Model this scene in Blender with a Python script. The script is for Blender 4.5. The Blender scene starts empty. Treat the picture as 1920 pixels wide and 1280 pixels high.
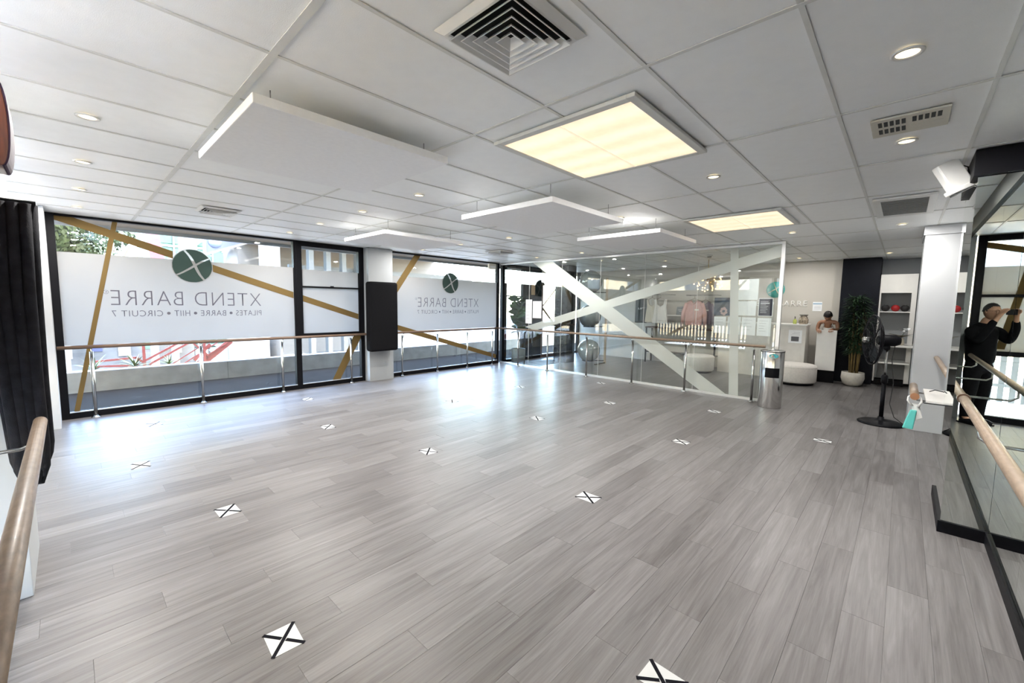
import bpy, math, random
from mathutils import Vector, Matrix
random.seed(7)
PI = math.pi
SC = bpy.context.scene
COL = SC.collection
CAMZ, CEIL = 1.67, 2.785          # camera height, ceiling height
VW, UP = 8.32, 8.35               # window wall plane (y), glass partition plane (x)

# ------------------------------------------------------------------ camera
yaw, pitch, roll, FPX = 0.75334613, -0.08995364, -0.0139755, 780.54
fw = Vector((math.cos(yaw) * math.cos(pitch), math.sin(yaw) * math.cos(pitch), math.sin(pitch)))
rt = Vector((math.sin(yaw), -math.cos(yaw), 0.0))
dn = fw.cross(rt)
right = math.cos(roll) * rt + math.sin(roll) * dn
down = -math.sin(roll) * rt + math.cos(roll) * dn
cd = bpy.data.cameras.new('camera')
cd.sensor_width = 36.0
cd.lens = FPX / 1920 * 36.0
cd.clip_start = 0.02
cam = bpy.data.objects.new('camera', cd)
COL.objects.link(cam)
m3 = Matrix((right, -down, -fw)).transposed()
cam.matrix_world = Matrix.Translation((0, 0, CAMZ)) @ m3.to_4x4()
SC.camera = cam

# ------------------------------------------------------------------ world, sun, exposure
SC.view_settings.view_transform = 'Standard'
SC.view_settings.look = 'None'
SC.view_settings.gamma = 1.0
SC.view_settings.use_curve_mapping = False
SC.view_settings.exposure = 2.78
W = bpy.data.worlds.new('sky')
SC.world = W
W.use_nodes = True
wn = W.node_tree
wn.nodes.clear()
sky = wn.nodes.new('ShaderNodeTexSky')
sky.sky_type = 'NISHITA'
sky.sun_disc = False
sky.sun_elevation = math.radians(52)
sky.sun_rotation = math.radians(150)
sky.altitude = 10
sky.dust_density = 1.5
wb = wn.nodes.new('ShaderNodeBackground')
wb.inputs['Strength'].default_value = 1.0
wo = wn.nodes.new('ShaderNodeOutputWorld')
wn.links.new(sky.outputs[0], wb.inputs[0])
wn.links.new(wb.outputs[0], wo.inputs[0])
sd = bpy.data.lights.new('sun', 'SUN')
sd.energy = 3.1
sd.angle = math.radians(0.6)
sd.color = (0.97, 0.98, 1.0)
sun = bpy.data.objects.new('sun', sd)
COL.objects.link(sun)
sun.rotation_euler = Vector((0.52, 0.28, -1.0)).to_track_quat('-Z', 'Y').to_euler()
cy = SC.cycles
cy.use_denoising = True
cy.max_bounces = 10
cy.diffuse_bounces = 5
cy.glossy_bounces = 6
cy.transparent_max_bounces = 32
cy.sample_clamp_indirect = 6.0
cy.caustics_reflective = False
cy.caustics_refractive = False
DOWNLIGHT_W, PANEL_E = 6.5, 0.13   # lamp strengths


# ------------------------------------------------------------------ materials
MATS = {}


def mat(name, col, rough=0.55, metal=0.0, spec=0.5, var=0.06, vscale=9.0, bump=0.0, bscale=60.0,
        emit=None, estr=0.0, coat=0.0, stretch=None, trans=0.0):
    if name in MATS:
        return MATS[name]
    m = bpy.data.materials.new(name)
    m.use_nodes = True
    nt = m.node_tree
    b = nt.nodes['Principled BSDF']
    tc = nt.nodes.new('ShaderNodeTexCoord')
    src = tc.outputs['Object']
    if stretch:
        mp = nt.nodes.new('ShaderNodeMapping')
        mp.inputs['Scale'].default_value = stretch
        nt.links.new(src, mp.inputs['Vector'])
        src = mp.outputs['Vector']
    nz = nt.nodes.new('ShaderNodeTexNoise')
    nz.inputs['Scale'].default_value = vscale
    nz.inputs['Detail'].default_value = 4
    nt.links.new(src, nz.inputs['Vector'])
    rp = nt.nodes.new('ShaderNodeValToRGB')
    c0 = [max(0, c * (1 - var)) for c in col[:3]] + [1]
    c1 = [min(1, c * (1 + var)) for c in col[:3]] + [1]
    rp.color_ramp.elements[0].position = 0.3
    rp.color_ramp.elements[1].position = 0.7
    rp.color_ramp.elements[0].color = c0
    rp.color_ramp.elements[1].color = c1
    nt.links.new(nz.outputs['Fac'], rp.inputs['Fac'])
    nt.links.new(rp.outputs['Color'], b.inputs['Base Color'])
    b.inputs['Roughness'].default_value = rough
    b.inputs['Metallic'].default_value = metal
    b.inputs['Specular IOR Level'].default_value = spec
    b.inputs['Coat Weight'].default_value = coat
    if trans:
        b.inputs['Transmission Weight'].default_value = trans
    if emit:
        b.inputs['Emission Color'].default_value = (*emit, 1)
        b.inputs['Emission Strength'].default_value = estr
    if bump:
        n2 = nt.nodes.new('ShaderNodeTexNoise')
        n2.inputs['Scale'].default_value = bscale
        nt.links.new(src, n2.inputs['Vector'])
        bp = nt.nodes.new('ShaderNodeBump')
        bp.inputs['Strength'].default_value = bump
        bp.inputs['Distance'].default_value = 0.01
        nt.links.new(n2.outputs['Fac'], bp.inputs['Height'])
        nt.links.new(bp.outputs['Normal'], b.inputs['Normal'])
    MATS[name] = m
    return m


def glass_mat(name, tint=(0.97, 0.985, 0.975), boost=1.0):
    """thin clear glazing: see-through, with an angle-dependent mirror reflection"""
    m = bpy.data.materials.new(name)
    m.use_nodes = True
    nt = m.node_tree
    nt.nodes.clear()
    out = nt.nodes.new('ShaderNodeOutputMaterial')
    tr = nt.nodes.new('ShaderNodeBsdfTransparent')
    tr.inputs[0].default_value = (*tint, 1)
    gl = nt.nodes.new('ShaderNodeBsdfGlossy')
    gl.inputs['Roughness'].default_value = 0.0
    lw = nt.nodes.new('ShaderNodeLayerWeight')
    lw.inputs['Blend'].default_value = 0.5
    pw = nt.nodes.new('ShaderNodeMath')
    pw.operation = 'POWER'
    pw.inputs[1].default_value = 5.0
    ml = nt.nodes.new('ShaderNodeMath')
    ml.operation = 'MULTIPLY_ADD'
    ml.inputs[1].default_value = 0.9
    ml.inputs[2].default_value = 0.042 * boost
    mx = nt.nodes.new('ShaderNodeMixShader')
    nt.links.new(lw.outputs['Facing'], pw.inputs[0])
    nt.links.new(pw.outputs[0], ml.inputs[0])
    nt.links.new(ml.outputs[0], mx.inputs[0])
    nt.links.new(tr.outputs[0], mx.inputs[1])
    nt.links.new(gl.outputs[0], mx.inputs[2])
    nt.links.new(mx.outputs[0], out.inputs[0])
    MATS[name] = m
    return m


def film_mat(name, col, trans=0.6, clear=0.0, rough=0.5):
    """vinyl film stuck on glass: light from behind glows through it"""
    m = bpy.data.materials.new(name)
    m.use_nodes = True
    nt = m.node_tree
    nt.nodes.clear()
    out = nt.nodes.new('ShaderNodeOutputMaterial')
    tc = nt.nodes.new('ShaderNodeTexCoord')
    nz = nt.nodes.new('ShaderNodeTexNoise')
    nz.inputs['Scale'].default_value = 2.5
    nt.links.new(tc.outputs['Object'], nz.inputs['Vector'])
    rp = nt.nodes.new('ShaderNodeValToRGB')
    rp.color_ramp.elements[0].color = [c * 0.97 for c in col] + [1]
    rp.color_ramp.elements[1].color = [min(1, c * 1.03) for c in col] + [1]
    nt.links.new(nz.outputs['Fac'], rp.inputs[0])
    tl = nt.nodes.new('ShaderNodeBsdfTranslucent')
    df = nt.nodes.new('ShaderNodeBsdfDiffuse')
    nt.links.new(rp.outputs[0], tl.inputs[0])
    nt.links.new(rp.outputs[0], df.inputs[0])
    mx = nt.nodes.new('ShaderNodeMixShader')
    mx.inputs[0].default_value = trans
    nt.links.new(df.outputs[0], mx.inputs[1])
    nt.links.new(tl.outputs[0], mx.inputs[2])
    last = mx
    if clear:
        tr = nt.nodes.new('ShaderNodeBsdfTransparent')
        m2 = nt.nodes.new('ShaderNodeMixShader')
        m2.inputs[0].default_value = clear
        nt.links.new(mx.outputs[0], m2.inputs[1])
        nt.links.new(tr.outputs[0], m2.inputs[2])
        last = m2
    nt.links.new(last.outputs[0], out.inputs[0])
    MATS[name] = m
    return m


def mirror_mat(name, tint):
    m = bpy.data.materials.new(name)
    m.use_nodes = True
    b = m.node_tree.nodes['Principled BSDF']
    b.inputs['Metallic'].default_value = 1.0
    b.inputs['Roughness'].default_value = 0.0
    b.inputs['Base Color'].default_value = (*tint, 1)
    MATS[name] = m
    return m


def floor_mat():
    m = bpy.data.materials.new('grey oak vinyl')
    m.use_nodes = True
    nt = m.node_tree
    L = nt.links.new
    b = nt.nodes['Principled BSDF']
    geo = nt.nodes.new('ShaderNodeNewGeometry')
    sp = nt.nodes.new('ShaderNodeSeparateXYZ')
    L(geo.outputs['Position'], sp.inputs[0])

    def M(op, a, b_=None, c=None):
        n = nt.nodes.new('ShaderNodeMath')
        n.operation = op
        for i, v in enumerate((a, b_, c)):
            if v is None:
                continue
            if isinstance(v, (int, float)):
                n.inputs[i].default_value = v
            else:
                L(v, n.inputs[i])
        return n.outputs[0]
    row = M('FLOOR', M('DIVIDE', M('ADD', sp.outputs['Y'], 2.0), PW))
    off = M('MULTIPLY', M('FRACT', M('MULTIPLY', row, 0.381966)), PL)
    colm = M('FLOOR', M('DIVIDE', M('ADD', M('ADD', sp.outputs['X'], 3.0), off), PL))
    cb = nt.nodes.new('ShaderNodeCombineXYZ')
    L(row, cb.inputs[0])
    L(colm, cb.inputs[1])
    wn_ = nt.nodes.new('ShaderNodeTexWhiteNoise')
    wn_.noise_dimensions = '3D'
    L(cb.outputs[0], wn_.inputs['Vector'])
    rnd = wn_.outputs['Value']
    gx = M('MULTIPLY_ADD', sp.outputs['X'], 1.3, M('MULTIPLY', rnd, 37.0))
    gy = M('MULTIPLY_ADD', sp.outputs['Y'], 22.0, M('MULTIPLY', rnd, 11.0))
    cg = nt.nodes.new('ShaderNodeCombineXYZ')
    L(gx, cg.inputs[0])
    L(gy, cg.inputs[1])
    n1 = nt.nodes.new('ShaderNodeTexNoise')
    n1.inputs['Scale'].default_value = 1.0
    n1.inputs['Detail'].default_value = 6
    n1.inputs['Roughness'].default_value = 0.62
    n1.inputs['Distortion'].default_value = 1.0
    L(cg.outputs[0], n1.inputs['Vector'])
    fx = M('MULTIPLY', gx, 3.0)
    fy = M('MULTIPLY', gy, 6.0)
    cf = nt.nodes.new('ShaderNodeCombineXYZ')
    L(fx, cf.inputs[0])
    L(fy, cf.inputs[1])
    n2 = nt.nodes.new('ShaderNodeTexNoise')
    n2.inputs['Scale'].default_value = 1.0
    n2.inputs['Detail'].default_value = 3
    L(cf.outputs[0], n2.inputs['Vector'])
    v = M('ADD', M('MULTIPLY', n1.outputs['Fac'], 0.62), M('ADD', M('MULTIPLY', n2.outputs['Fac'], 0.2), M('MULTIPLY', rnd, 0.15)))
    rp = nt.nodes.new('ShaderNodeValToRGB')
    e = rp.color_ramp.elements
    e[0].position = 0.3
    e[0].color = (0.087, 0.081, 0.080, 1)
    e[1].position = 0.72
    e[1].color = (0.208, 0.202, 0.203, 1)
    k = e.new(0.52)
    k.color = (0.147, 0.140, 0.139, 1)
    L(v, rp.inputs[0])
    L(rp.outputs[0], b.inputs['Base Color'])
    rr = M('MULTIPLY_ADD', n1.outputs['Fac'], 0.12, 0.30)
    L(rr, b.inputs['Roughness'])
    b.inputs['Specular IOR Level'].default_value = 0.18
    bp = nt.nodes.new('ShaderNodeBump')
    bp.inputs['Strength'].default_value = 0.06
    bp.inputs['Distance'].default_value = 0.004
    L(n2.outputs['Fac'], bp.inputs['Height'])
    L(bp.outputs[0], b.inputs['Normal'])
    return m


PW, PL = 0.178, 1.22   # floor plank width and length
M_FLOOR = floor_mat()
M_TILE = mat('ceiling tile white', (0.93, 0.94, 0.93), 0.42, spec=0.35, var=0.02, bump=0.12, bscale=240)
M_TEE = mat('ceiling tee grey', (0.70, 0.70, 0.665), 0.45, var=0.04)
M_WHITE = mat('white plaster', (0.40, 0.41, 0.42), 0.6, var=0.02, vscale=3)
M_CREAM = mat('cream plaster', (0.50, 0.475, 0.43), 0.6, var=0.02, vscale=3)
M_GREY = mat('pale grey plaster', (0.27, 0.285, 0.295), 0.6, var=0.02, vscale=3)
M_NAVY = mat('navy black paint', (0.004, 0.005, 0.009), 0.55, spec=0.15, var=0.1)
M_BLACK = mat('black powder coat', (0.003, 0.003, 0.0045), 0.5, spec=0.12, var=0.1)
M_RUBBER = mat('black rubber', (0.012, 0.012, 0.013), 0.7, var=0.1)
M_FABRICB = mat('black stretch fabric', (0.007, 0.007, 0.008), 0.9, spec=0.05, var=0.15, vscale=40, bump=0.3, bscale=300)
M_CURT = mat('black curtain cloth', (0.016, 0.016, 0.019), 0.9, spec=0.1, var=0.25, vscale=20, bump=0.2, bscale=200)
M_STEEL = mat('brushed stainless steel', (0.40, 0.40, 0.39), 0.22, metal=1.0, var=0.05, vscale=30, stretch=(6, 6, 0.3))
M_ALU = mat('satin aluminium', (0.66, 0.67, 0.67), 0.35, metal=0.7, var=0.03)
M_OAK = mat('barre oak', (0.22, 0.16, 0.112), 0.45, var=0.22, vscale=5, stretch=(4, 4, 18), coat=0.1)
M_OAKD = mat('barre oak dark', (0.13, 0.085, 0.06), 0.45, spec=0.3, var=0.22, vscale=5, stretch=(1, 14, 14))
M_GLASS = glass_mat('window glass')
M_PGLASS = glass_mat('partition glass', (0.955, 0.975, 0.96), 1.9)
M_FILM = film_mat('frosted window film', (0.48, 0.47, 0.46), 0.6)
M_GOLD = film_mat('gold vinyl stripe', (0.20, 0.136, 0.056), 0.35)
M_INK = film_mat('grey violet vinyl lettering', (0.16, 0.15, 0.175), 0.4)
M_LOGO = film_mat('dark green vinyl logo', (0.055, 0.085, 0.075), 0.3)
M_FROST = film_mat('etched frosted stripe', (0.80, 0.83, 0.79), 0.5, 0.35)
M_MIRR = mirror_mat('mirror silver', (0.80, 0.855, 0.815))
M_PAPER = mat('white paper', (0.82, 0.84, 0.86), 0.6, var=0.02)
M_CARD = mat('white floor card', (0.52, 0.53, 0.53), 0.7, spec=0.15, var=0.02)
M_TAPE = mat('black tape', (0.006, 0.006, 0.009), 0.85, spec=0.08, var=0.1)
M_CONC = mat('raw concrete', (0.30, 0.30, 0.287), 0.9, spec=0.15, var=0.14, vscale=4, bump=0.2, bscale=30)
M_ASPH = mat('asphalt', (0.020, 0.017, 0.014), 0.95, spec=0.05, var=0.2, vscale=3, bump=0.3, bscale=80)
M_RED = mat('red steel paint', (0.055, 0.007, 0.0055), 0.45, var=0.08)
M_LEAF = mat('leaf green', (0.045, 0.10, 0.035), 0.4, var=0.4, vscale=6)
M_LEAFD = mat('dark leaf green', (0.022, 0.050, 0.022), 0.4, var=0.4, vscale=6)
M_LEAFY = mat('tree leaf yellow green', (0.022, 0.026, 0.009), 0.6, spec=0.1, var=0.45, vscale=0.6)
M_BARK = mat('bark brown', (0.10, 0.065, 0.04), 0.8, var=0.3)
M_SKIN = mat('skin', (0.46, 0.25, 0.16), 0.5, var=0.05, vscale=20)
M_SKIN2 = mat('tanned skin', (0.36, 0.18, 0.105), 0.5, var=0.05, vscale=20)
M_HAIR = mat('dark brown hair', (0.005, 0.003, 0.0028), 0.45, var=0.4, vscale=60)
M_JACK = mat('black jacket cloth', (0.0035, 0.0035, 0.0045), 0.9, spec=0.1, var=0.2, vscale=25)
M_TROU = mat('charcoal trouser cloth', (0.004, 0.004, 0.005), 0.9, spec=0.1, var=0.2, vscale=25)
M_TEAL = mat('teal print', (0.09, 0.46, 0.42), 0.5, var=0.04)
M_LAMPW = mat('warm lamp lens', (1, 0.9, 0.7), 0.5, emit=(1.0, 0.80, 0.48), estr=0.5)
M_OUTW = mat('sunlit white render', (0.125, 0.125, 0.125), 0.8, spec=0.1, var=0.03, vscale=1)
M_SOFF = mat('beige soffit', (0.26, 0.21, 0.165), 0.8, spec=0.1, var=0.04, vscale=2)
M_BLUE = mat('blue sign print', (0.010, 0.016, 0.055), 0.5, var=0.2, vscale=1.2)
M_GLGREEN = mat('green facade glazing', (0.045, 0.085, 0.06), 0.4, spec=0.15, var=0.25, vscale=1.5)
M_VENT = mat('ivory vent plastic', (0.62, 0.59, 0.50), 0.5, var=0.03)
M_DARK = mat('vent shade black', (0.006, 0.006, 0.006), 0.9, var=0.1)  # stands in for the shade inside vents; no void is modelled
M_PINK = mat('dusty pink cloth', (0.55, 0.33, 0.31), 0.85, var=0.08, vscale=15, bump=0.2, bscale=120)
M_OFFW = mat('off white cotton', (0.72, 0.71, 0.68), 0.85, var=0.05, vscale=15, bump=0.2, bscale=120)
M_UPH = mat('white bouclé upholstery', (0.66, 0.63, 0.59), 0.9, var=0.06, vscale=30, bump=0.3, bscale=150)
M_LAM = mat('white laminate', (0.76, 0.75, 0.72), 0.4, var=0.02)
M_SILV = mat('silver grey ball vinyl', (0.30, 0.34, 0.35), 0.15, metal=0.35, var=0.05)
M_PLAST = mat('white plastic', (0.74, 0.74, 0.72), 0.4, var=0.02)
M_WOOD = mat('mahogany veneer', (0.16, 0.042, 0.018), 0.3, var=0.25, vscale=6, stretch=(12, 12, 1), coat=0.3)
M_POTG = mat('grey green pot', (0.16, 0.18, 0.175), 0.6, var=0.05)
M_POTS = mat('stone white pot', (0.55, 0.53, 0.48), 0.7, var=0.08, vscale=20)
M_SOIL = mat('soil', (0.03, 0.02, 0.015), 0.95, var=0.3, vscale=40, bump=0.5)


# ------------------------------------------------------------------ mesh builder
class MB:
    def __init__(s):
        s.v, s.f, s.sm = [], [], []

    def add(s, vs, fs, smooth=False):
        o = len(s.v)
        s.v += [tuple(p) for p in vs]
        s.f += [tuple(i + o for i in f) for f in fs]
        s.sm += [smooth] * len(fs)
        return s

    def box(s, x0, x1, y0, y1, z0, z1):
        return s.add([(x0, y0, z0), (x1, y0, z0), (x1, y1, z0), (x0, y1, z0), (x0, y0, z1), (x1, y0, z1), (x1, y1, z1), (x0, y1, z1)],
                     [(3, 2, 1, 0), (4, 5, 6, 7), (0, 1, 5, 4), (1, 2, 6, 5), (2, 3, 7, 6), (3, 0, 4, 7)])

    def bar(s, p, q, w, h, up=(0, 0, 1)):
        p, q = Vector(p), Vector(q)
        d = (q - p).normalized()
        u = Vector(up)
        if abs(d.dot(u)) > 0.98:
            u = Vector((1, 0, 0))
        x = d.cross(u).normalized()
        z = x.cross(d).normalized()
        vs = []
        for c in (p, q):
            for a, b in ((-1, -1), (1, -1), (1, 1), (-1, 1)):
                vs.append(c + x * a * w / 2 + z * b * h / 2)
        return s.add(vs, [(0, 1, 2, 3), (7, 6, 5, 4), (0, 4, 5, 1), (1, 5, 6, 2), (2, 6, 7, 3), (3, 7, 4, 0)])

    def tube(s, path, r, n=10, caps=True, smooth=True):
        P = [Vector(p) for p in path]
        R = r if isinstance(r, (list, tuple)) else [r] * len(P)
        t0 = (P[1] - P[0]).normalized()
        a = Vector((0, 0, 1)) if abs(t0.z) < 0.9 else Vector((1, 0, 0))
        x = t0.cross(a).normalized()
        vs, fs = [], []
        for i, p in enumerate(P):
            t = (P[min(i + 1, len(P) - 1)] - P[max(i - 1, 0)]).normalized()
            x = (x - t * x.dot(t)).normalized()
            y = t.cross(x)
            for k in range(n):
                an = 2 * PI * k / n
                vs.append(p + (x * math.cos(an) + y * math.sin(an)) * R[i])
        for i in range(len(P) - 1):
            for k in range(n):
                k2 = (k + 1) % n
                fs.append((i * n + k, i * n + k2, (i + 1) * n + k2, (i + 1) * n + k))
        s.add(vs, fs, smooth)
        if caps:
            b = len(s.v) - len(vs)
            e = b + (len(P) - 1) * n
            s.f += [tuple(b + k for k in reversed(range(n))), tuple(e + k for k in range(n))]
            s.sm += [False, False]
        return s

    def cyl(s, p, q, r, r2=None, n=20):
        return s.tube([p, q], [r, r if r2 is None else r2], n)

    def lathe(s, prof, n=28, c=(0, 0, 0), smooth=True):
        vs, fs = [], []
        for r, z in prof:
            for k in range(n):
                a = 2 * PI * k / n
                vs.append((c[0] + r * math.cos(a), c[1] + r * math.sin(a), c[2] + z))
        for i in range(len(prof) - 1):
            for k in range(n):
                k2 = (k + 1) % n
                fs.append((i * n + k, i * n + k2, (i + 1) * n + k2, (i + 1) * n + k))
        s.add(vs, fs, smooth)
        b = len(s.v) - len(vs)
        e = b + (len(prof) - 1) * n
        if prof[0][0] > 1e-4:
            s.f.append(tuple(b + k for k in reversed(range(n))))
            s.sm.append(False)
        if prof[-1][0] > 1e-4:
            s.f.append(tuple(e + k for k in range(n)))
            s.sm.append(False)
        return s

    def sphere(s, c, r, n=20, m=12, sc=(1, 1, 1)):
        vs, fs = [], []
        for i in range(m + 1):
            th = PI * i / m
            for k in range(n):
                a = 2 * PI * k / n
                vs.append((c[0] + r * sc[0] * math.sin(th) * math.cos(a), c[1] + r * sc[1] * math.sin(th) * math.sin(a), c[2] - r * sc[2] * math.cos(th)))
        for i in range(m):
            for k in range(n):
                k2 = (k + 1) % n
                fs.append((i * n + k, i * n + k2, (i + 1) * n + k2, (i + 1) * n + k))
        return s.add(vs, fs, True)

    def prism(s, pts, vec):
        n = len(pts)
        vs = [Vector(p) for p in pts] + [Vector(p) + Vector(vec) for p in pts]
        fs = [tuple(reversed(range(n))), tuple(range(n, 2 * n))] + [(k, (k + 1) % n, n + (k + 1) % n, n + k) for k in range(n)]
        return s.add(vs, fs)

    def mesh(s, name):
        me = bpy.data.meshes.new(name)
        me.from_pydata(s.v, [], s.f)
        me.polygons.foreach_set('use_smooth', s.sm)
        me.validate()
        me.update()
        return me


import bmesh


def link(name, me, m, parent=None, loc=(0, 0, 0), rot=(0, 0, 0)):
    o = bpy.data.objects.new(name, me)
    if m is not None and not me.materials:
        me.materials.append(m)
    COL.objects.link(o)
    o.location = loc
    o.rotation_euler = rot
    if parent is not None:
        o.parent = parent
    return o


def part(name, mb, m, parent=None, loc=(0, 0, 0), rot=(0, 0, 0), bevel=0.0, seg=2):
    me = mb.mesh(name)
    bm = bmesh.new()
    bm.from_mesh(me)
    bmesh.ops.remove_doubles(bm, verts=bm.verts, dist=1e-6)
    bmesh.ops.recalc_face_normals(bm, faces=bm.faces)
    bm.to_mesh(me)
    bm.free()
    o = link(name, me, m, parent, loc, rot)
    if bevel:
        md = o.modifiers.new('edge', 'BEVEL')
        md.width = bevel
        md.segments = seg
        md.limit_method = 'ANGLE'
        md.angle_limit = math.radians(40)
    return o


def tag(o, label, cat, group=None):
    o['label'] = label
    o['category'] = cat
    if group:
        o['group'] = group
    return o


def struct(o):
    o['kind'] = 'structure'
    return o


def thing(name, label, cat, loc=(0, 0, 0), rz=0.0, group=None):
    o = bpy.data.objects.new(name, None)
    o.empty_display_size = 0.1
    COL.objects.link(o)
    o.location = loc
    o.rotation_euler = (0, 0, rz)
    return tag(o, label, cat, group)


def base(name):
    o = bpy.data.objects.new(name, None)
    COL.objects.link(o)
    return struct(o)


def copy_tree(o, parent=None):
    c = o.copy()
    COL.objects.link(c)
    if parent is not None:
        c.parent = parent
    for ch in list(o.children):
        copy_tree(ch, c)
    return c


def text_mesh(txt, w, h, thin=0.0, mirror=False, space=1.0, ext=0.0008):
    """lettering as a mesh in local XY, fitted into w x h with its lower left corner at 0,0"""
    cu = bpy.data.curves.new('lettering', 'FONT')
    cu.body = txt
    cu.size = 1.0
    cu.offset = thin
    cu.space_character = space
    cu.extrude = 0.0
    cu.resolution_u = 4
    o = bpy.data.objects.new('lettering', cu)
    COL.objects.link(o)
    dg = bpy.context.evaluated_depsgraph_get()
    me = bpy.data.meshes.new_from_object(o.evaluated_get(dg))
    bpy.data.objects.remove(o)
    bpy.data.curves.remove(cu)
    xs = [v.co.x for v in me.vertices]
    ys = [v.co.y for v in me.vertices]
    x0, x1, y0, y1 = min(xs), max(xs), min(ys), max(ys)
    for v in me.vertices:
        v.co = ((v.co.x - x0) / (x1 - x0) * w, (v.co.y - y0) / (y1 - y0) * h, 0)
    me.materials.clear()
    return me


# plane frames: matrices taking local (x along, y up, z normal) into the room
def frame_v(u0, v, z0, outward=True):
    """on a wall of constant y; outward: reads from outside, so x runs to -u"""
    if outward:
        return Matrix(((-1, 0, 0, u0), (0, 0, 1, v), (0, 1, 0, z0), (0, 0, 0, 1)))
    return Matrix(((1, 0, 0, u0), (0, 0, -1, v), (0, 1, 0, z0), (0, 0, 0, 1)))


def frame_u(u, v0, z0):
    """on a wall of constant x facing -x (towards the room); x runs to -v"""
    return Matrix(((0, 0, -1, u), (-1, 0, 0, v0), (0, 1, 0, z0), (0, 0, 0, 1)))


def put(me, m, M4, name, parent=None):
    me.transform(M4)
    return link(name, me, m, parent)

# ================================================================== STRUCTURE
# ---- floor of vinyl planks
U0, U1, V0, V1 = -0.62, 12.9, -0.75, 8.32
floor = struct(part('floor', MB().box(U0 - 0.3, U1, V0, V1 + 0.15, -0.12, -0.004), mat('screed', (0.10, 0.09, 0.085), 0.9)))
planks = []
r0 = int((V0 + 2.0) / PW)
for row in range(r0, int((V1 + 2.0) / PW) + 1):
    ya, yb = max(V0, row * PW - 2.0), min(V1, (row + 1) * PW - 2.0)
    if yb - ya < 0.01:
        continue
    off = ((row * 0.381966) % 1.0) * PL
    k0 = int((U0 + 3.0 + off) / PL)
    for k in range(k0, int((U1 + 3.0 + off) / PL) + 1):
        xa, xb = max(U0, k * PL - 3.0 - off), min(U1, (k + 1) * PL - 3.0 - off)
        if xb - xa < 0.02:
            continue
        cx, cy_ = (xa + xb) / 2, (ya + yb) / 2
        c = Vector((cx, cy_, -CAMZ))
        dz = c.dot(fw)
        size = 0.0
        if dz > 0.3:
            px, py = FPX * c.dot(right) / dz, FPX * c.dot(down) / dz
            if abs(px) < 1150 and py < 800:
                size = (xb - xa) * (yb - ya) / dz ** 3
        planks.append((size, xa, xb, ya, yb))
planks.sort(reverse=True)
PCACHE = {}


def plank_shape(mb, x0, x1, y0, y1, z):
    g, c = 0.0003, 0.0007
    mb.add([(x0 + g, y0 + g, z - 0.006), (x1 - g, y0 + g, z - 0.006), (x1 - g, y1 - g, z - 0.006), (x0 + g, y1 - g, z - 0.006),
            (x0 + g, y0 + g, z - c), (x1 - g, y0 + g, z - c), (x1 - g, y1 - g, z - c), (x0 + g, y1 - g, z - c),
            (x0 + g + c, y0 + g + c, z), (x1 - g - c, y0 + g + c, z), (x1 - g - c, y1 - g - c, z), (x0 + g + c, y1 - g - c, z)],
           [(0, 1, 5, 4), (1, 2, 6, 5), (2, 3, 7, 6), (3, 0, 4, 7), (4, 5, 9, 8), (5, 6, 10, 9), (6, 7, 11, 10), (7, 4, 8, 11), (8, 9, 10, 11)])


rest = MB()
for i, (s_, xa, xb, ya, yb) in enumerate(planks):
    if i < 300 and s_ > 0:
        key = (round(xb - xa, 4), round(yb - ya, 4))
        if key not in PCACHE:
            mb = MB()
            plank_shape(mb, 0, key[0], 0, key[1], 0)
            PCACHE[key] = mb.mesh('plank')
        link('plank', PCACHE[key], M_FLOOR, floor, (xa, ya, random.uniform(-0.0005, 0.0)))
    else:
        plank_shape(rest, xa, xb, ya, yb, 0)
o = part('plank_field', rest, M_FLOOR, floor)
o['kind'] = 'stuff'

# ---- ceiling: slab above, tee bars and lay-in tiles
ceiling = struct(part('ceiling', MB().box(-0.75, U1 + 0.1, V0, 8.5, CEIL + 0.03, CEIL + 0.2), M_WHITE))
gu = [-0.62] + [0.705 + 1.215 * k for k in range(-1, 10)] + [12.8]
gv = [-0.72] + [0.36 + 0.607 * k for k in range(-1, 14)] + [8.30]
gu = sorted(x for x in gu if -0.63 < x < 12.81)
gv = sorted(v for v in gv if -0.73 < v < 8.31)
for x in gu:
    wdt = 0.017 if abs(x - 0.705) < 0.01 else 0.011
    part('tee_bar', MB().box(x - wdt, x + wdt, gv[0], gv[-1], CEIL, CEIL + 0.004), M_TEE, ceiling)
for v in gv:
    part('tee_bar', MB().box(gu[0], gu[-1], v - 0.010, v + 0.010, CEIL + 0.0005, CEIL + 0.0045), M_TEE, ceiling)
TC = {}
for a, b in zip(gu[:-1], gu[1:]):
    for c, d in zip(gv[:-1], gv[1:]):
        w, h = round(b - a - 0.004, 4), round(d - c - 0.004, 4)
        if w < 0.02 or h < 0.02:
            continue
        if (w, h) not in TC:
            TC[(w, h)] = MB().box(-w / 2, w / 2, -h / 2, h / 2, 0, 0.015).mesh('ceiling_tile')
        link('ceiling_tile', TC[(w, h)], M_TILE, ceiling, ((a + b) / 2, (c + d) / 2, CEIL + 0.0055 + random.uniform(0, 0.0015)),
             (random.uniform(-0.0012, 0.0012), random.uniform(-0.0008, 0.0008), 0))

# ---- window wall (y = VW)
GT = 0.005
FD0, FD1 = VW - 0.05, VW + 0.05      # frame depth


def frame_part(par, rects, name='frame', m=None):
    for (x0, x1, z0, z1) in rects:
        part(name, MB().box(x0, x1, FD0, FD1, z0, z1), m or M_BLACK, par, bevel=0.003)


def stripe_v(par, pts, v=VW - GT - 0.006, m=None, name='gold_stripe', t=0.0012):
    part(name, MB().prism([(x, v, z) for x, z in pts], (0, -t, 0)), m or M_GOLD, par)


def stripe_u(par, pts, u, m, name, t=0.0012):
    part(name, MB().prism([(u, v, z) for v, z in pts], (-t, 0, 0)), m, par)


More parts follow.
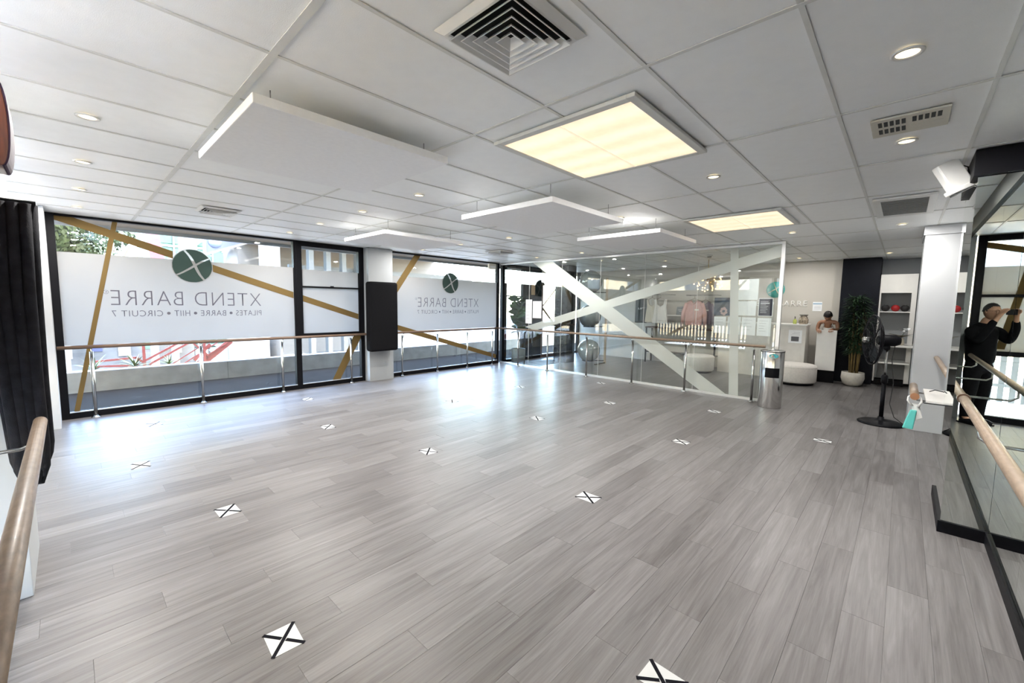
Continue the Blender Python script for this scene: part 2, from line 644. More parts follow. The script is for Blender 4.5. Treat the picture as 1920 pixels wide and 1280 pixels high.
def lerp(a, b, t):
    return a + (b - a) * t


def logo_mesh(r, N=120):
    """disc cut into four lobes by two curved strokes, in local XY (drawn for reading from the street)"""
    bm = bmesh.new()

    def gap(x, y):
        x, y = -x / r, y / r
        x1 = 0.13 - 0.35 * y - 0.24 * y ** 3
        y2 = -0.05 + 0.75 * x - 0.15 * x ** 3
        return abs(x - x1) < 0.085 - 0.02 * abs(y) or abs(y - y2) < 0.075 - 0.035 * abs(x)
    grid = {}

    def vert(i, j):
        if (i, j) not in grid:
            grid[(i, j)] = bm.verts.new((-r + 2 * r * i / N, -r + 2 * r * j / N, 0))
        return grid[(i, j)]
    for i in range(N):
        for j in range(N):
            cx, cyy = -r + 2 * r * (i + 0.5) / N, -r + 2 * r * (j + 0.5) / N
            if math.hypot(cx, cyy) > r * 0.99 or gap(cx, cyy):
                continue
            bm.faces.new([vert(i, j), vert(i + 1, j), vert(i + 1, j + 1), vert(i, j + 1)])
    me = bpy.data.meshes.new('logo')
    bm.to_mesh(me)
    bm.free()
    return me


def disc_mesh(r, n=48):
    mb = MB()
    mb.add([(r * math.cos(2 * PI * k / n), r * math.sin(2 * PI * k / n), 0) for k in range(n)], [tuple(range(n))])
    return mb.mesh('disc')


FV = VW - 0.007
TVv = FV - 0.0025


def graphics(film, ua, ub, logo_u, logo_z, rad, reg_u):
    """mirror-written shop lettering between u = ua..ub (ua < ub), read from the street"""
    w = ub - ua
    put(text_mesh('XTEND BARRE', w, 0.215, -0.018, space=1.12), M_INK, frame_v(ub, TVv, 1.575), 'lettering', film)
    for word, a, b in (('CIRCUIT 7', 0.43, 1.0), ('HIIT', 1.14, 1.335), ('BARRE', 1.475, 1.82), ('PILATES', 1.965, 2.35)):
        put(text_mesh(word, b - a, 0.088, -0.008, space=1.1), M_INK, frame_v(ub - 2.35 + b, TVv, 1.408), 'lettering', film)
    for c in (1.07, 1.405, 1.892):
        put(disc_mesh(0.022, 16), M_INK, frame_v(ub - 2.35 + c, TVv, 1.452), 'bullet', film)
    put(text_mesh('R', 0.02, 0.028, -0.005), M_INK, frame_v(reg_u + 0.01, TVv, 1.745), 'lettering', film)
    ring = MB()
    n = 24
    ring.add([(rr * math.cos(2 * PI * k / n), rr * math.sin(2 * PI * k / n), 0) for rr in (0.024, 0.028) for k in range(n)],
             [(k, (k + 1) % n, n + (k + 1) % n, n + k) for k in range(n)])
    put(ring.mesh('ring'), M_INK, frame_v(reg_u, TVv, 1.759), 'lettering', film)
    put(disc_mesh(rad * 1.04), M_FILM, frame_v(logo_u, TVv + 0.001, logo_z), 'logo_backing', film)
    put(logo_mesh(rad), M_LOGO, frame_v(logo_u, TVv - 0.002, logo_z), 'logo', film)


def seg_band(u, ub, z0, z1):
    return [(u, z0), (ub, z0), (ub, z1), (u, z1)]


# long falling gold stripe over all three lights: centre line z = 2.755 - 0.3085*(u+0.0)... measured
def zs(u):
    return 2.73 - 0.332 * (u - 0.02) + (0.0 if u < 4 else 0.012 * (u - 4))


def long_stripe(par, a, b, hw=0.058):
    stripe_v(par, [(a, zs(a) - hw), (b, zs(b) - hw), (b, zs(b) + hw), (a, zs(a) + hw)])


# window 1: big fixed light
w1 = base('window_1')
frame_part(w1, [(-0.14, -0.06, 0.0, CEIL), (-0.06, 2.90, 0.0, 0.085), (-0.06, 2.90, CEIL - 0.03, CEIL), (2.90, 2.945, 0, CEIL)])
part('sill_strip', MB().box(-0.06, 2.90, FD0 - 0.012, FD0, 0.085, 0.10), M_ALU, w1)
part('pane', MB().box(-0.06, 2.90, VW - GT, VW + GT, 0.085, CEIL - 0.03), M_GLASS, w1)
f1 = part('frosted_film', MB().box(-0.06, 2.90, FV - 0.0008, FV, 1.015, 2.285), M_FILM, w1)
graphics(f1, 0.43, 2.35, 1.40, 2.20, 0.258, 0.385)
stripe_v(w1, [(-0.06, 2.70), (1.16, zs(1.16) - 0.058), (1.16, zs(1.16) + 0.058), (0.12, 2.755), (-0.06, 2.755)])
long_stripe(w1, 1.665, 2.895)
stripe_v(w1, [(0.50, 2.755), (0.555, 2.755), (0.035, 0.09), (-0.02, 0.09)], v=VW - GT - 0.008)
# window 2: sash unit with a low light
w2 = base('window_2')
frame_part(w2, [(2.945, 3.045, 0.98, CEIL), (4.16, 4.27, 0.98, CEIL), (3.045, 4.16, 2.69, CEIL), (3.045, 4.16, 0.98, 1.055),
                (2.945, 3.00, 0, 0.98), (4.19, 4.27, 0, 0.98), (3.00, 4.19, 0, 0.085)])
part('meeting_rail', MB().box(3.045, 4.16, FD0, VW + 0.02, 1.925, 1.955), M_BLACK, w2, bevel=0.003)
part('latch', MB().box(3.57, 3.63, FD0 - 0.015, FD0 + 0.01, 1.955, 1.97), M_BLACK, w2)
part('pane', MB().box(3.045, 4.16, VW - GT, VW + GT, 1.955, 2.69), M_GLASS, w2)
part('pane', MB().box(3.045, 4.16, VW - GT, VW + GT, 1.055, 1.925), M_GLASS, w2)
part('pane', MB().box(3.00, 4.19, VW - GT, VW + GT, 0.085, 0.98), M_GLASS, w2)
part('frosted_film', MB().box(3.045, 4.16, FV - 0.0008, FV, 1.955, 2.265), M_FILM, w2)
part('frosted_film', MB().box(3.045, 4.16, FV - 0.0008, FV, 1.055, 1.925), M_FILM, w2)
part('sill_strip', MB().box(3.00, 4.19, FD0 - 0.012, FD0, 0.085, 0.10), M_ALU, w2)
long_stripe(w2, 3.05, 4.155)
stripe_v(w2, [(4.05, 0.98), (4.19, 0.98), (4.19, 0.90), (3.74, 0.086), (3.58, 0.086)])
# window 3: fixed light right of the pillar
w3 = base('window_3')
frame_part(w3, [(4.83, 4.90, 0, CEIL), (8.20, 8.28, 0, CEIL), (4.90, 8.20, 0, 0.085), (4.90, 8.20, CEIL - 0.03, CEIL)])
part('sill_strip', MB().box(4.90, 8.20, FD0 - 0.012, FD0, 0.085, 0.10), M_ALU, w3)
part('pane', MB().box(4.90, 8.20, VW - GT, VW + GT, 0.085, CEIL - 0.03), M_GLASS, w3)
f3 = part('frosted_film', MB().box(4.90, 8.20, FV - 0.0008, FV, 1.015, 2.255), M_FILM, w3)
graphics(f3, 5.62, 7.53, 6.585, 2.16, 0.25, 5.575)
stripe_v(w3, [(5.53, 2.755), (5.70, 2.755), (4.90, 1.64), (4.90, 1.88)])
stripe_v(w3, [(4.90, 1.10), (8.20, 0.14), (8.20, 0.25), (4.90, 1.215)])

# white pillar between windows 2 and 3
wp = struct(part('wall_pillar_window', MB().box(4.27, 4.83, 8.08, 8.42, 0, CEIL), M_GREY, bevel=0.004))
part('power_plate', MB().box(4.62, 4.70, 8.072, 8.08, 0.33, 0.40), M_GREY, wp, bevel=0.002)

# left wall: plaster strip by the corner, windows, a white pier
wl = base('wall_left')
part('plaster', MB().box(-0.62, -0.14, 7.75, 8.42, 0, CEIL), M_WHITE, wl)
pier = part('pier', MB().box(-0.75, -0.22, 3.45, 4.15, 0, CEIL), M_WHITE, wl, bevel=0.004)
part('plaster', MB().box(-0.75, -0.56, -0.75, -0.38, 0, CEIL), M_WHITE, wl)
part('power_plate', MB().box(-0.222, -0.214, 3.62, 3.70, 0.72, 0.84), M_WHITE, wl)
UL = -0.60


def left_window(name, va, vb, sash=False, fa=True):
    w = base(name)

    def fr(a, b, z0, z1, nm='frame'):
        part(nm, MB().box(UL - 0.05, UL + 0.05, a, b, z0, z1), M_BLACK, w, bevel=0.003)
    fr(va, va + 0.09, 0, CEIL)
    fr(vb - 0.07, vb, 0, CEIL)
    fr(va + 0.09, vb - 0.07, 0, 0.09)
    fr(va + 0.09, vb - 0.07, CEIL - 0.09, CEIL)
    if sash:
        fr(va + 0.09, vb - 0.07, 1.0, 1.07, 'sill_rail')
        fr(va + 0.09, vb - 0.07, 1.87, 1.91, 'meeting_rail')
    part('pane', MB().box(UL - GT, UL + GT, va + 0.09, vb - 0.07, 0.09, CEIL - 0.09), M_GLASS, w)
    zz = [(1.07, 1.87), (1.91, 2.32)] if sash else [(1.03, 2.32)]
    for z0, z1 in zz:
        part('frosted_film', MB().box(UL + 0.0062, UL + 0.007, va + 0.09, vb - 0.07, z0, z1), M_FILM, w)
    return w


wl1 = left_window('window_4', -0.36, 1.05, True)
stripe_u(wl1, [(-0.27, 2.69), (-0.27, 2.60), (0.60, 2.36), (0.60, 2.45)], UL + 0.010, M_GOLD, 'gold_stripe')
stripe_u(wl1, [(0.17, 2.60), (0.25, 2.60), (0.02, 1.1), (-0.07, 1.1)], UL + 0.012, M_GOLD, 'gold_stripe')
wl2 = left_window('window_5', 1.05, 3.45)
stripe_u(wl2, [(1.14, 0.2), (1.14, 0.34), (3.35, 1.75), (3.35, 1.6)], UL + 0.010, M_GOLD, 'gold_stripe')
wl3 = left_window('window_6', 4.15, 5.55, True)
wl4 = left_window('window_7', 5.55, 7.75, True)
stripe_u(wl4, [(5.7, 1.3), (5.7, 1.42), (7.65, 0.25), (7.65, 0.12)], UL + 0.010, M_GOLD, 'gold_stripe')
stripe_u(wl3, [(4.3, 2.68), (4.42, 2.68), (5.4, 1.45), (5.4, 1.3)], UL + 0.010, M_GOLD, 'gold_stripe')

# ---- mirror wall on the right, with its mirrored end pier
SV, SU = -0.55, 4.43
wr = struct(part('wall_right', MB().box(-0.75, 12.9, -0.75, SV - 0.008, 0, CEIL), M_WHITE))
for k in range(5):
    a = -0.55 + k * 0.996
    b = a + 0.996 - 0.002
    part('mirror_panel', MB().box(a, b, SV - 0.008, SV, 0.085, 2.60), M_MIRR, wr)
for k in range(1):
    part('bulkhead', MB().box(-0.55, SU, SV - 0.008, SV + 0.02, 2.61, CEIL), M_BLACK, wr)
ws = struct(part('wall_mirror_pier', MB().box(SU + 0.006, 5.28, SV, -0.316, 0, 2.60), M_WHITE))
part('mirror_panel', MB().box(SU, SU + 0.006, SV + 0.001, -0.31, 0.085, 2.60), M_MIRR, ws)
part('mirror_panel', MB().box(SU + 0.007, 5.28, -0.316, -0.31, 0.085, 2.60), M_MIRR, ws)
part('bulkhead', MB().box(SU - 0.03, 5.31, SV, -0.285, 2.605, CEIL), M_BLACK, ws, bevel=0.002)
bb = struct(part('baseboard_right', MB().box(-0.55, SU - 0.02, SV, SV + 0.014, 0, 0.088), M_BLACK, bevel=0.002))
bb2 = struct(part('baseboard_pier', MB().box(SU - 0.014, 5.29, SV, -0.296, 0, 0.088), M_BLACK, bevel=0.002))
# white pier further along
wpr = struct(part('wall_pier_right', MB().box(7.95, 8.9, -0.56, -0.135, 0, CEIL - 0.12), M_WHITE, bevel=0.004))
part('pier_cap', MB().box(7.93, 8.92, -0.56, -0.12, CEIL - 0.12, CEIL), M_WHITE, wpr)

# ---- glass partition (x = UP) between studio and reception
gp = base('wall_partition')
seams = [8.27, 7.23, 6.18, 5.09, 4.02, 2.94, 1.585]
for a, b in zip(seams[1:], seams[:-1]):
    part('pane', MB().box(UP - 0.005, UP + 0.005, a + 0.002, b - 0.002, 0.045, CEIL - 0.045), M_PGLASS, gp)
for a in seams[1:-1]:
    part('seal_strip', MB().box(UP - 0.006, UP + 0.006, a - 0.0018, a + 0.0018, 0.045, CEIL - 0.045), M_PLAST, gp)
part('head_channel', MB().box(UP - 0.03, UP + 0.03, 1.53, 8.27, CEIL - 0.045, CEIL), M_ALU, gp, bevel=0.002)
part('floor_channel', MB().box(UP - 0.025, UP + 0.025, 1.53, 8.27, 0, 0.045), M_ALU, gp, bevel=0.002)
part('end_post', MB().box(UP - 0.03, UP + 0.03, 1.53, 1.585, 0, CEIL - 0.045), M_ALU, gp, bevel=0.002)
FU = UP - 0.007
for a, b in zip(seams[1:], seams[:-1]):
    pass


def frost(pts, du=0.0):
    stripe_u(gp, pts, FU - du, M_FROST, 'frosted_stripe')


frost([(7.11, 2.735), (6.47, 2.735), (2.33, 0.05), (2.80, 0.05)])
frost([(7.35, 1.07), (7.01, 0.985), (1.59, 2.53), (1.59, 2.735)], 0.002)
frost([(2.385, 2.735), (2.255, 2.735), (2.115, 0.05), (2.275, 0.05)], 0.004)

# ---- reception shell
wf = struct(part('wall_far', MB().box(12.25, 12.5, 1.09, 8.32, 0, CEIL), M_CREAM))
wnv = struct(part('wall_navy_pier', MB().box(12.10, 12.7, 0.43, 1.09, 0, CEIL), M_NAVY))
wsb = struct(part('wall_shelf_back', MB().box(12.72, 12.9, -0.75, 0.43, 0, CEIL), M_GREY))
# street wall beyond the partition: window, dark panel wall, door, window
w8 = base('window_8')
frame_part(w8, [(8.40, 8.58, 0, CEIL), (9.27, 9.40, 0, CEIL), (8.58, 9.27, 0, 0.07), (8.58, 9.27, 2.69, CEIL)])
part('meeting_rail', MB().box(8.58, 9.27, FD0, FD1, 1.88, 1.91), M_BLACK, w8)
part('pane', MB().box(8.58, 9.27, VW - GT, VW + GT, 0.07, 1.88), M_GLASS, w8)
part('pane', MB().box(8.58, 9.27, VW - GT, VW + GT, 1.91, 2.69), M_GLASS, w8)
wsw = struct(part('wall_street', MB().box(9.40, 10.12, VW - 0.06, VW + 0.1, 0, CEIL), M_NAVY))
part('wall_panel', MB().box(11.55, 12.3, VW + 0.02, VW + 0.1, 0, 0.07), M_BLACK, wsw)
part('intercom', MB().box(9.62, 9.78, VW - 0.085, VW - 0.06, 1.95, 2.25), mat('amber intercom face', (0.55, 0.36, 0.20), 0.4), wsw, bevel=0.004)
d1 = base('door_1')
frame_part(d1, [(10.12, 10.22, 0, 2.36), (11.25, 11.36, 0, 2.36), (10.22, 11.25, 2.26, 2.36), (10.22, 11.25, 0.0, 0.10)],
           m=mat('bronze door frame', (0.16, 0.10, 0.09), 0.4))
part('pane', MB().box(10.22, 11.25, VW - GT, VW + GT, 0.10, 2.26), M_GLASS, d1)
part('push_bar', MB().box(10.22, 11.25, VW - 0.06, VW - 0.04, 0.98, 1.10), mat('warm oak bar', (0.40, 0.30, 0.18), 0.4), d1)
stripe_v(d1, [(10.22, 1.62), (10.22, 1.56), (10.95, 2.24), (11.02, 2.24)])
stripe_v(d1, [(10.22, 1.62), (10.22, 1.52), (10.75, 1.08), (10.82, 1.10)])
stripe_v(d1, [(10.95, 0.98), (11.12, 0.98), (11.0, 0.11), (10.85, 0.11)])
part('notice', MB().box(11.0, 11.2, VW - 0.012, VW - 0.008, 1.2, 2.0), mat('kraft notice', (0.50, 0.38, 0.18), 0.7), d1)
w9 = base('window_9')
frame_part(w9, [(10.12, 11.36, 2.72, CEIL), (11.36, 11.42, 0, CEIL), (12.2, 12.25, 0, CEIL)])
part('pane', MB().box(11.42, 12.2, VW - GT, VW + GT, 0.07, CEIL), M_GLASS, w9)
part('pane', MB().box(10.12, 11.36, VW - GT, VW + GT, 2.36, 2.72), M_GLASS, w9)
wcol = struct(part('wall_column_dark', MB().box(9.70, 10.12, 6.97, 7.42, 0, CEIL), mat('black tile column', (0.016, 0.016, 0.018), 0.25, var=0.3), bevel=0.01))
part('switch_plate', MB().box(9.69, 9.70, 7.14, 7.20, 1.13, 1.25), M_PLAST, wcol)

# ================================================================== STUDIO THINGS
# ---- floor position cards with a taped cross
HF = CAMZ
marks = [(0.384, 1.272), (0.468, 2.282), (1.807, 1.133), (0.249, 3.288), (1.615, 2.276), (3.059, 1.136), (3.864, 0.382), (1.374, 3.294),
         (2.777, 2.289), (4.195, 1.261), (0.425, 4.315), (3.767, 2.143), (1.632, 4.388), (4.654, 2.781)]
marks = [(a * HF, b * HF) for a, b in marks] + [(1.73, 0.67), (4.41, 5.52), (6.19, 5.56)]
cw, ch = 0.14, 0.18
card0 = MB().box(-cw / 2, cw / 2, -ch / 2, ch / 2, 0, 0.0012).mesh('card')
dgl = math.hypot(cw, ch)
an = math.atan2(ch, cw)


def strip_mesh(a, l0, l1):
    d = Vector((math.cos(a), math.sin(a), 0))
    n = Vector((-d.y, d.x, 0)) * 0.009
    mb = MB()
    p = [d * l0 - n, d * l1 - n, d * l1 + n, d * l0 + n]
    mb.prism([(q.x, q.y, 0.0013) for q in p], (0, 0, 0.0008))
    return mb.mesh('tape_strip')


st = [strip_mesh(an, -dgl / 2, dgl / 2), strip_mesh(-an, -dgl / 2, -0.013), strip_mesh(-an, 0.013, dgl / 2)]
for i, (x, y) in enumerate(marks):
    lb = {6: 'white crossed floor card beside the pedestal fan', 9: 'white crossed floor card just in front of the steel bin',
          10: 'white crossed floor card by the first barre post at the street windows', 12: 'white crossed floor card under the sash window barre',
          13: 'white crossed floor card closest to the glass partition barre', 14: 'white crossed floor card closest to the mirror wall'}.get(
              i, 'white floor card crossed with black tape on the open studio floor')
    t = thing('floor_marker', lb, 'floor marker', (x, y, 0.0), random.uniform(-0.12, 0.12), 'taped standing spots on the studio floor')
    link('card', card0, M_CARD, t)
    for s_ in st:
        link('tape_strip', s_, M_TAPE, t)

# ---- ballet barres: along the window wall, along the partition, on both side walls


def barre_free(label, pts, rail_a, rail_b, mount, rail_m):
    """floor-standing barre: round rail, posts with base flange and an offset bracket"""
    t = thing('ballet_barre', label, 'barre', (*pts[0], 0))
    o0 = Vector((*pts[0], 0))
    zr = 1.0
    part('rail', MB().tube([Vector((*rail_a, zr)) - o0, Vector((*rail_b, zr)) - o0], 0.024, 16), rail_m, t)
    for p in pts:
        q = Vector((*p, 0)) - o0
        po = part('post', MB().cyl(q + Vector((0, 0, 0.0)), q + Vector((0, 0, 0.93)), 0.021, n=14), M_STEEL, t)
        part('base_flange', MB().lathe([(0.05, 0), (0.05, 0.008), (0.028, 0.02), (0.024, 0.03)], 20, q), M_STEEL, po)
        mv = Vector((*mount, 0))
        part('bracket', MB().tube([q + Vector((0, 0, 0.90)), q + mv * 0.55 + Vector((0, 0, 0.885)), q + mv + Vector((0, 0, 0.92)), q + mv + Vector((0, 0, 0.98))], 0.006, 8), M_STEEL, po)
    return t


barre_free('oak barre on steel posts running along the street windows',
           [(0.19, 8.20), (1.43, 8.20), (2.63, 8.20), (3.93, 8.20), (5.12, 8.20), (6.10, 8.20), (7.05, 8.20), (7.95, 8.20)],
           (-0.13, 8.14), (8.14, 8.14), (0.0, -0.06), M_OAKD)
barre_free('oak barre on steel posts running along the glass partition',
           [(8.22, 7.48), (8.22, 6.48), (8.22, 5.32), (8.22, 4.17), (8.22, 3.05), (8.22, 1.87)],
           (8.16, 8.13), (8.16, 1.69), (-0.06, 0.0), M_OAK)
t = thing('wall_barre', 'pale oak barre bracketed to the mirror wall up to the mirrored pier', 'barre', (0.2, -0.40, 0))
part('rail', MB().tube([(-0.2, 0.04, 1.03), (SU - 0.2 - 0.012, 0.04, 1.03)], 0.027, 18), M_OAK, t)
part('end_collar', MB().cyl((SU - 0.225, 0.04, 1.03), (SU - 0.2, 0.04, 1.03), 0.036), mat('dark bronze collar', (0.10, 0.06, 0.04), 0.4, metal=0.5), t)
for x in (0.5, 1.9, 3.3):
    part('bracket', MB().tube([(x, -0.15, 0.92), (x, 0.0, 0.92), (x, 0.04, 0.95), (x, 0.04, 1.01)], 0.009, 10), M_STEEL, t)
t = thing('wall_barre', 'pale oak barre between the mirrored pier and the white pier', 'barre', (5.29, -0.40, 0))
part('rail', MB().tube([(0.0, 0.04, 1.03), (2.655, 0.04, 1.03)], 0.027, 18), M_OAK, t)
part('bracket', MB().tube([(1.7, -0.15, 0.95), (1.7, 0.02, 0.95), (1.7, 0.04, 1.01)], 0.007, 10), M_STEEL, t)
t = thing('wall_barre', 'short low oak barre with a plastic bag hung over its end', 'barre', (5.45, -0.13, 0))
part('rail', MB().tube([(0.0, 0, 0.85), (0.78, 0, 0.85)], 0.033, 18), M_OAK, t)
part('end_cap', MB().cyl((-0.004, 0, 0.85), (0.0, 0, 0.85), 0.033), mat('end grain oak', (0.28, 0.13, 0.06), 0.5), t)
for x in (0.12, 0.62):
    part('bracket', MB().tube([(x, -0.41, 0.80), (x, -0.02, 0.80), (x, 0, 0.83)], 0.008, 10), M_STEEL, t)
tray = thing('wall_shelf', 'thin white shelf board on the wall behind the short low barre', 'shelf', (5.5, -0.30, 0.79))
part('board', MB().box(0.05, 0.85, -0.24, 0.09, 0, 0.022), M_LAM, tray, bevel=0.003)
part('edge_rail', MB().tube([(0.03, -0.24, -0.004), (0.03, 0.10, -0.004), (0.10, 0.115, -0.004)], 0.005, 8), M_RUBBER, tray)
tag(part('cable', MB().tube([(0, 0, 0), (0.02, 0.06, 0.04), (0.1, 0.16, 0.055), (0.25, 0.24, 0.05), (0.4, 0.27, 0.01)], 0.005, 8), M_RUBBER, None, (5.62, -0.52, 0.825)),
    'thin black cable lying across the white shelf board', 'cable')
bag = thing('plastic_bag', 'white and teal plastic bag hanging from the barre end', 'bag', (5.47, -0.13, 0.53))
bag.scale = (1, 1, 0.68)
part('handle', MB().tube([(0, 0.01, 0.33), (0.0, 0.045, 0.40), (0, 0.044, 0.46), (0, 0.0, 0.494), (0, -0.044, 0.46), (0, -0.05, 0.40), (0, -0.03, 0.32)], [0.012, 0.008, 0.006, 0.006, 0.006, 0.009, 0.012], 8), M_PLAST, bag)
part('white_fold', MB().prism([(0.02, 0.015, 0.36), (0.02, -0.035, 0.36), (0.02, -0.07, 0.17), (0.02, 0.0, 0.10)], (0.03, 0, 0)), M_PLAST, bag, bevel=0.008)
part('body', MB().prism([(-0.01, 0.02, 0.27), (-0.01, -0.025, 0.27), (-0.01, -0.01, 0.0), (-0.01, 0.065, 0.0), (-0.01, 0.045, 0.14)], (0.05, 0, 0)), M_TEAL, bag, bevel=0.008)
tl = thing('wall_barre', 'pale oak barre on the left side wall ending before the curtain', 'barre', (-0.13, 0.6, 0))
part('rail', MB().tube([(0, -0.1, 1.03), (0, 2.62, 1.03)], 0.026, 18), M_OAK, tl)
for y in (0.5, 2.2):
    part('bracket', MB().tube([(-0.41, y, 1.0), (-0.05, y, 1.0), (0, y, 1.015)], 0.008, 10), M_STEEL, tl)

# ---- curtain bunched at the left pier
cu = thing('curtain', 'black curtain gathered in a bundle against the white pier', 'curtain', (-0.2, 3.36, 0.6))
for k in range(9):
    mb = MB()
    x = -0.10 + 0.0215 * k
    y = 0.022 * (-1) ** k
    lift = (0.10, 0.06, 0.02, 0.05, 0.0, 0.03, 0.01, 0.06, 0.12)[k]
    path = [(x + 0.028, y, 1.55), (x + 0.018, y, 1.1), (x * 0.8 + 0.026, y * 1.1, 0.6), (x * 0.68 + 0.034, y * 1.1, 0.28), (x * 0.62 + 0.032, y, 0.10 + lift), (x * 0.6 + 0.03, y * 0.6, 0.045 + lift)]
    mb.tube(path, [0.022, 0.023, 0.025, 0.027, 0.026, 0.012], 12)
    part('fold', mb, M_CURT, cu)
part('rod', MB().cyl((-0.35, 0.0, 1.56), (0.115, 0.0, 1.56), 0.011, n=12), M_BLACK, cu)
# curtain rail stub further back
# ---- wood-cased wall speaker high on the left
sp = thing('wall_speaker', 'mahogany cased wall speaker with a curved dark front', 'speaker', (-0.20, 2.90, 2.24))
arc = [(0.040 + 0.026 * math.cos(a), 0.18 + 0.18 * math.sin(a)) for a in [(-0.5 + k / 14) * PI for k in range(15)]]
part('case', MB().prism([(x, 0, z) for x, z in [(-0.25, 0)] + arc + [(-0.25, 0.36)]], (0, 0.22, 0)), M_WOOD, sp, bevel=0.003)
outer = [(x + 0.006, z) for x, z in arc]
part('grille', MB().prism([(x, 0.0, z) for x, z in outer + arc[::-1]], (0, 0.22, 0)), mat('plum speaker cloth', (0.03, 0.008, 0.03), 0.8), sp)
part('wall_arm', MB().tube([(-0.25, 0.11, 0.18), (-0.375, 0.11, 0.18)], 0.02, 10), M_BLACK, sp)

# ---- black padded cover on the window pillar
tv = thing('padded_cover', 'black fabric cover strapped over a tall panel on the window pillar', 'cover', (4.45, 8.08, 0.66))
part('cover', MB().box(-0.31, 0.33, -0.30, -0.09, 0.0, 1.42), M_FABRICB, tv, bevel=0.05, seg=4)
part('wall_bracket', MB().box(-0.12, 0.14, -0.10, -0.001, 0.5, 0.95), M_BLACK, tv)

# ---- exit light over window 3
ex = thing('exit_light', 'small ivory emergency light under the ceiling at window corner', 'light', (7.95, 8.24, 2.60))
part('housing', MB().box(-0.13, 0.13, -0.03, 0.03, 0, 0.15), M_VENT, ex, bevel=0.006)
part('lens', MB().box(-0.10, 0.10, -0.036, -0.03, 0.03, 0.09), M_PLAST, ex)

# ---- ceiling: downlights
DL = [(0.15, 3.76), (0.15, 5.01), (0.15, 6.28), (0.15, 7.52), (2.57, 0.07), (3.88, 0.07), (3.87, 1.28), (7.58, 0.10), (2.57, 3.77), (2.57, 4.98),
      (2.57, 6.25), (2.57, 7.45), (4.89, 2.73), (7.46, 1.30), (11.36, 1.81), (7.65, 5.15), (7.80, 6.53), (5.2, 7.5), (5.2, 6.25), (5.2, 4.98), (10.2, 4.4), (9.2, 5.6), (11.3, 0.3)]
ring0 = MB().lathe([(0.040, -0.001), (0.058, -0.001), (0.058, -0.006), (0.044, -0.008), (0.040, -0.001)], 28).mesh('trim_ring')
lens0 = MB().lathe([(0.0001, -0.003), (0.041, -0.003), (0.041, -0.001)], 28).mesh('lens')
def dl_label(x, y):
    if x < 1:
        return 'recessed downlight in the row along the curtained side wall', 'downlights along the side wall'
    if x > 9:
        return 'recessed downlight in the reception ceiling behind the glass partition', 'downlights over reception'
    if y < 0.5:
        return 'recessed downlight in the row along the mirror wall', 'downlights along the mirror wall'
    if 2 < x < 3:
        return 'recessed downlight in the row leading to the sash window', 'downlights leading to the sash window'
    if x > 7:
        return 'recessed downlight in the row in front of the glass partition', 'downlights by the partition'
    return 'recessed downlight in the middle of the studio ceiling among hung panels', 'downlights in the studio middle'


for x, y in DL:
    lb, gr = dl_label(x, y)
    t = thing('downlight', lb, 'light', (x, y, CEIL), 0, gr)
    link('trim_ring', ring0, M_PLAST, t)
    link('lens', lens0, M_LAMPW, t)
    ld = bpy.data.lights.new('lamp', 'AREA')
    ld.shape = 'DISK'
    ld.size = 0.08
    ld.energy = DOWNLIGHT_W * (0.4 if x > 9 or 4 < x < 5 else 0.7 if x > 7 else 1.0)
    ld.color = (1.0, 0.965, 0.92)
    lo = bpy.data.objects.new('lamp', ld)
    COL.objects.link(lo)
    lo.parent = t
    lo.location = (0, 0, -0.012)

# ---- fluorescent light boxes
M_DIFF = mat('ribbed warm diffuser', (0.9, 0.8, 0.65), 0.5, emit=(1.0, 0.86, 0.66), estr=PANEL_E)
nt = M_DIFF.node_tree
tc_ = nt.nodes.new('ShaderNodeTexCoord')
wv = nt.nodes.new('ShaderNodeTexWave')
wv.bands_direction = 'X'
wv.inputs['Scale'].default_value = 1.25
wv.inputs['Distortion'].default_value = 0.0
rp_ = nt.nodes.new('ShaderNodeValToRGB')
rp_.color_ramp.elements[0].color = (1.0, 0.72, 0.44, 1)
rp_.color_ramp.elements[1].color = (1.0, 0.86, 0.64, 1)
nt.links.new(tc_.outputs['Object'], wv.inputs['Vector'])
nt.links.new(wv.outputs['Fac'], rp_.inputs[0])
nt.links.new(rp_.outputs[0], nt.nodes['Principled BSDF'].inputs['Emission Color'])
M_FRAMEL = mat('light box frame', (0.66, 0.66, 0.62), 0.45, var=0.03)
for (x0, x1, y0, y1, lab) in [(2.08, 3.17, 1.10, 2.15, 'square fluorescent light box between the square diffuser and ceiling panels'),
                              (5.50, 6.62, 1.08, 2.17, 'square fluorescent light box beside the glass partition end')]:
    t = thing('light_box', lab, 'light', ((x0 + x1) / 2, (y0 + y1) / 2, CEIL))
    w, h = (x1 - x0) / 2, (y1 - y0) / 2
    fr = MB()
    part('housing', MB().box(-w + 0.01, w - 0.01, -h + 0.01, h - 0.01, -0.012, -0.001), M_FRAMEL, t)
    for (a, b, c, d) in ((-w, w, -h, -h + 0.05), (-w, w, h - 0.05, h), (-w, -w + 0.05, -h + 0.05, h - 0.05), (w - 0.05, w, -h + 0.05, h - 0.05)):
        part('frame_bar', MB().box(a, b, c, d, -0.028, -0.006), M_FRAMEL, t, bevel=0.003)
    part('diffuser', MB().box(-w + 0.05, w - 0.05, -h + 0.05, h - 0.05, -0.022, -0.012), M_DIFF, t)
    part('diffuser_rib', MB().box(-w + 0.05, w - 0.05, -0.008, 0.008, -0.026, -0.022), mat('diffuser rib', (0.9, 0.8, 0.65), 0.5, emit=(1.0, 0.80, 0.55), estr=PANEL_E * 0.75), t)

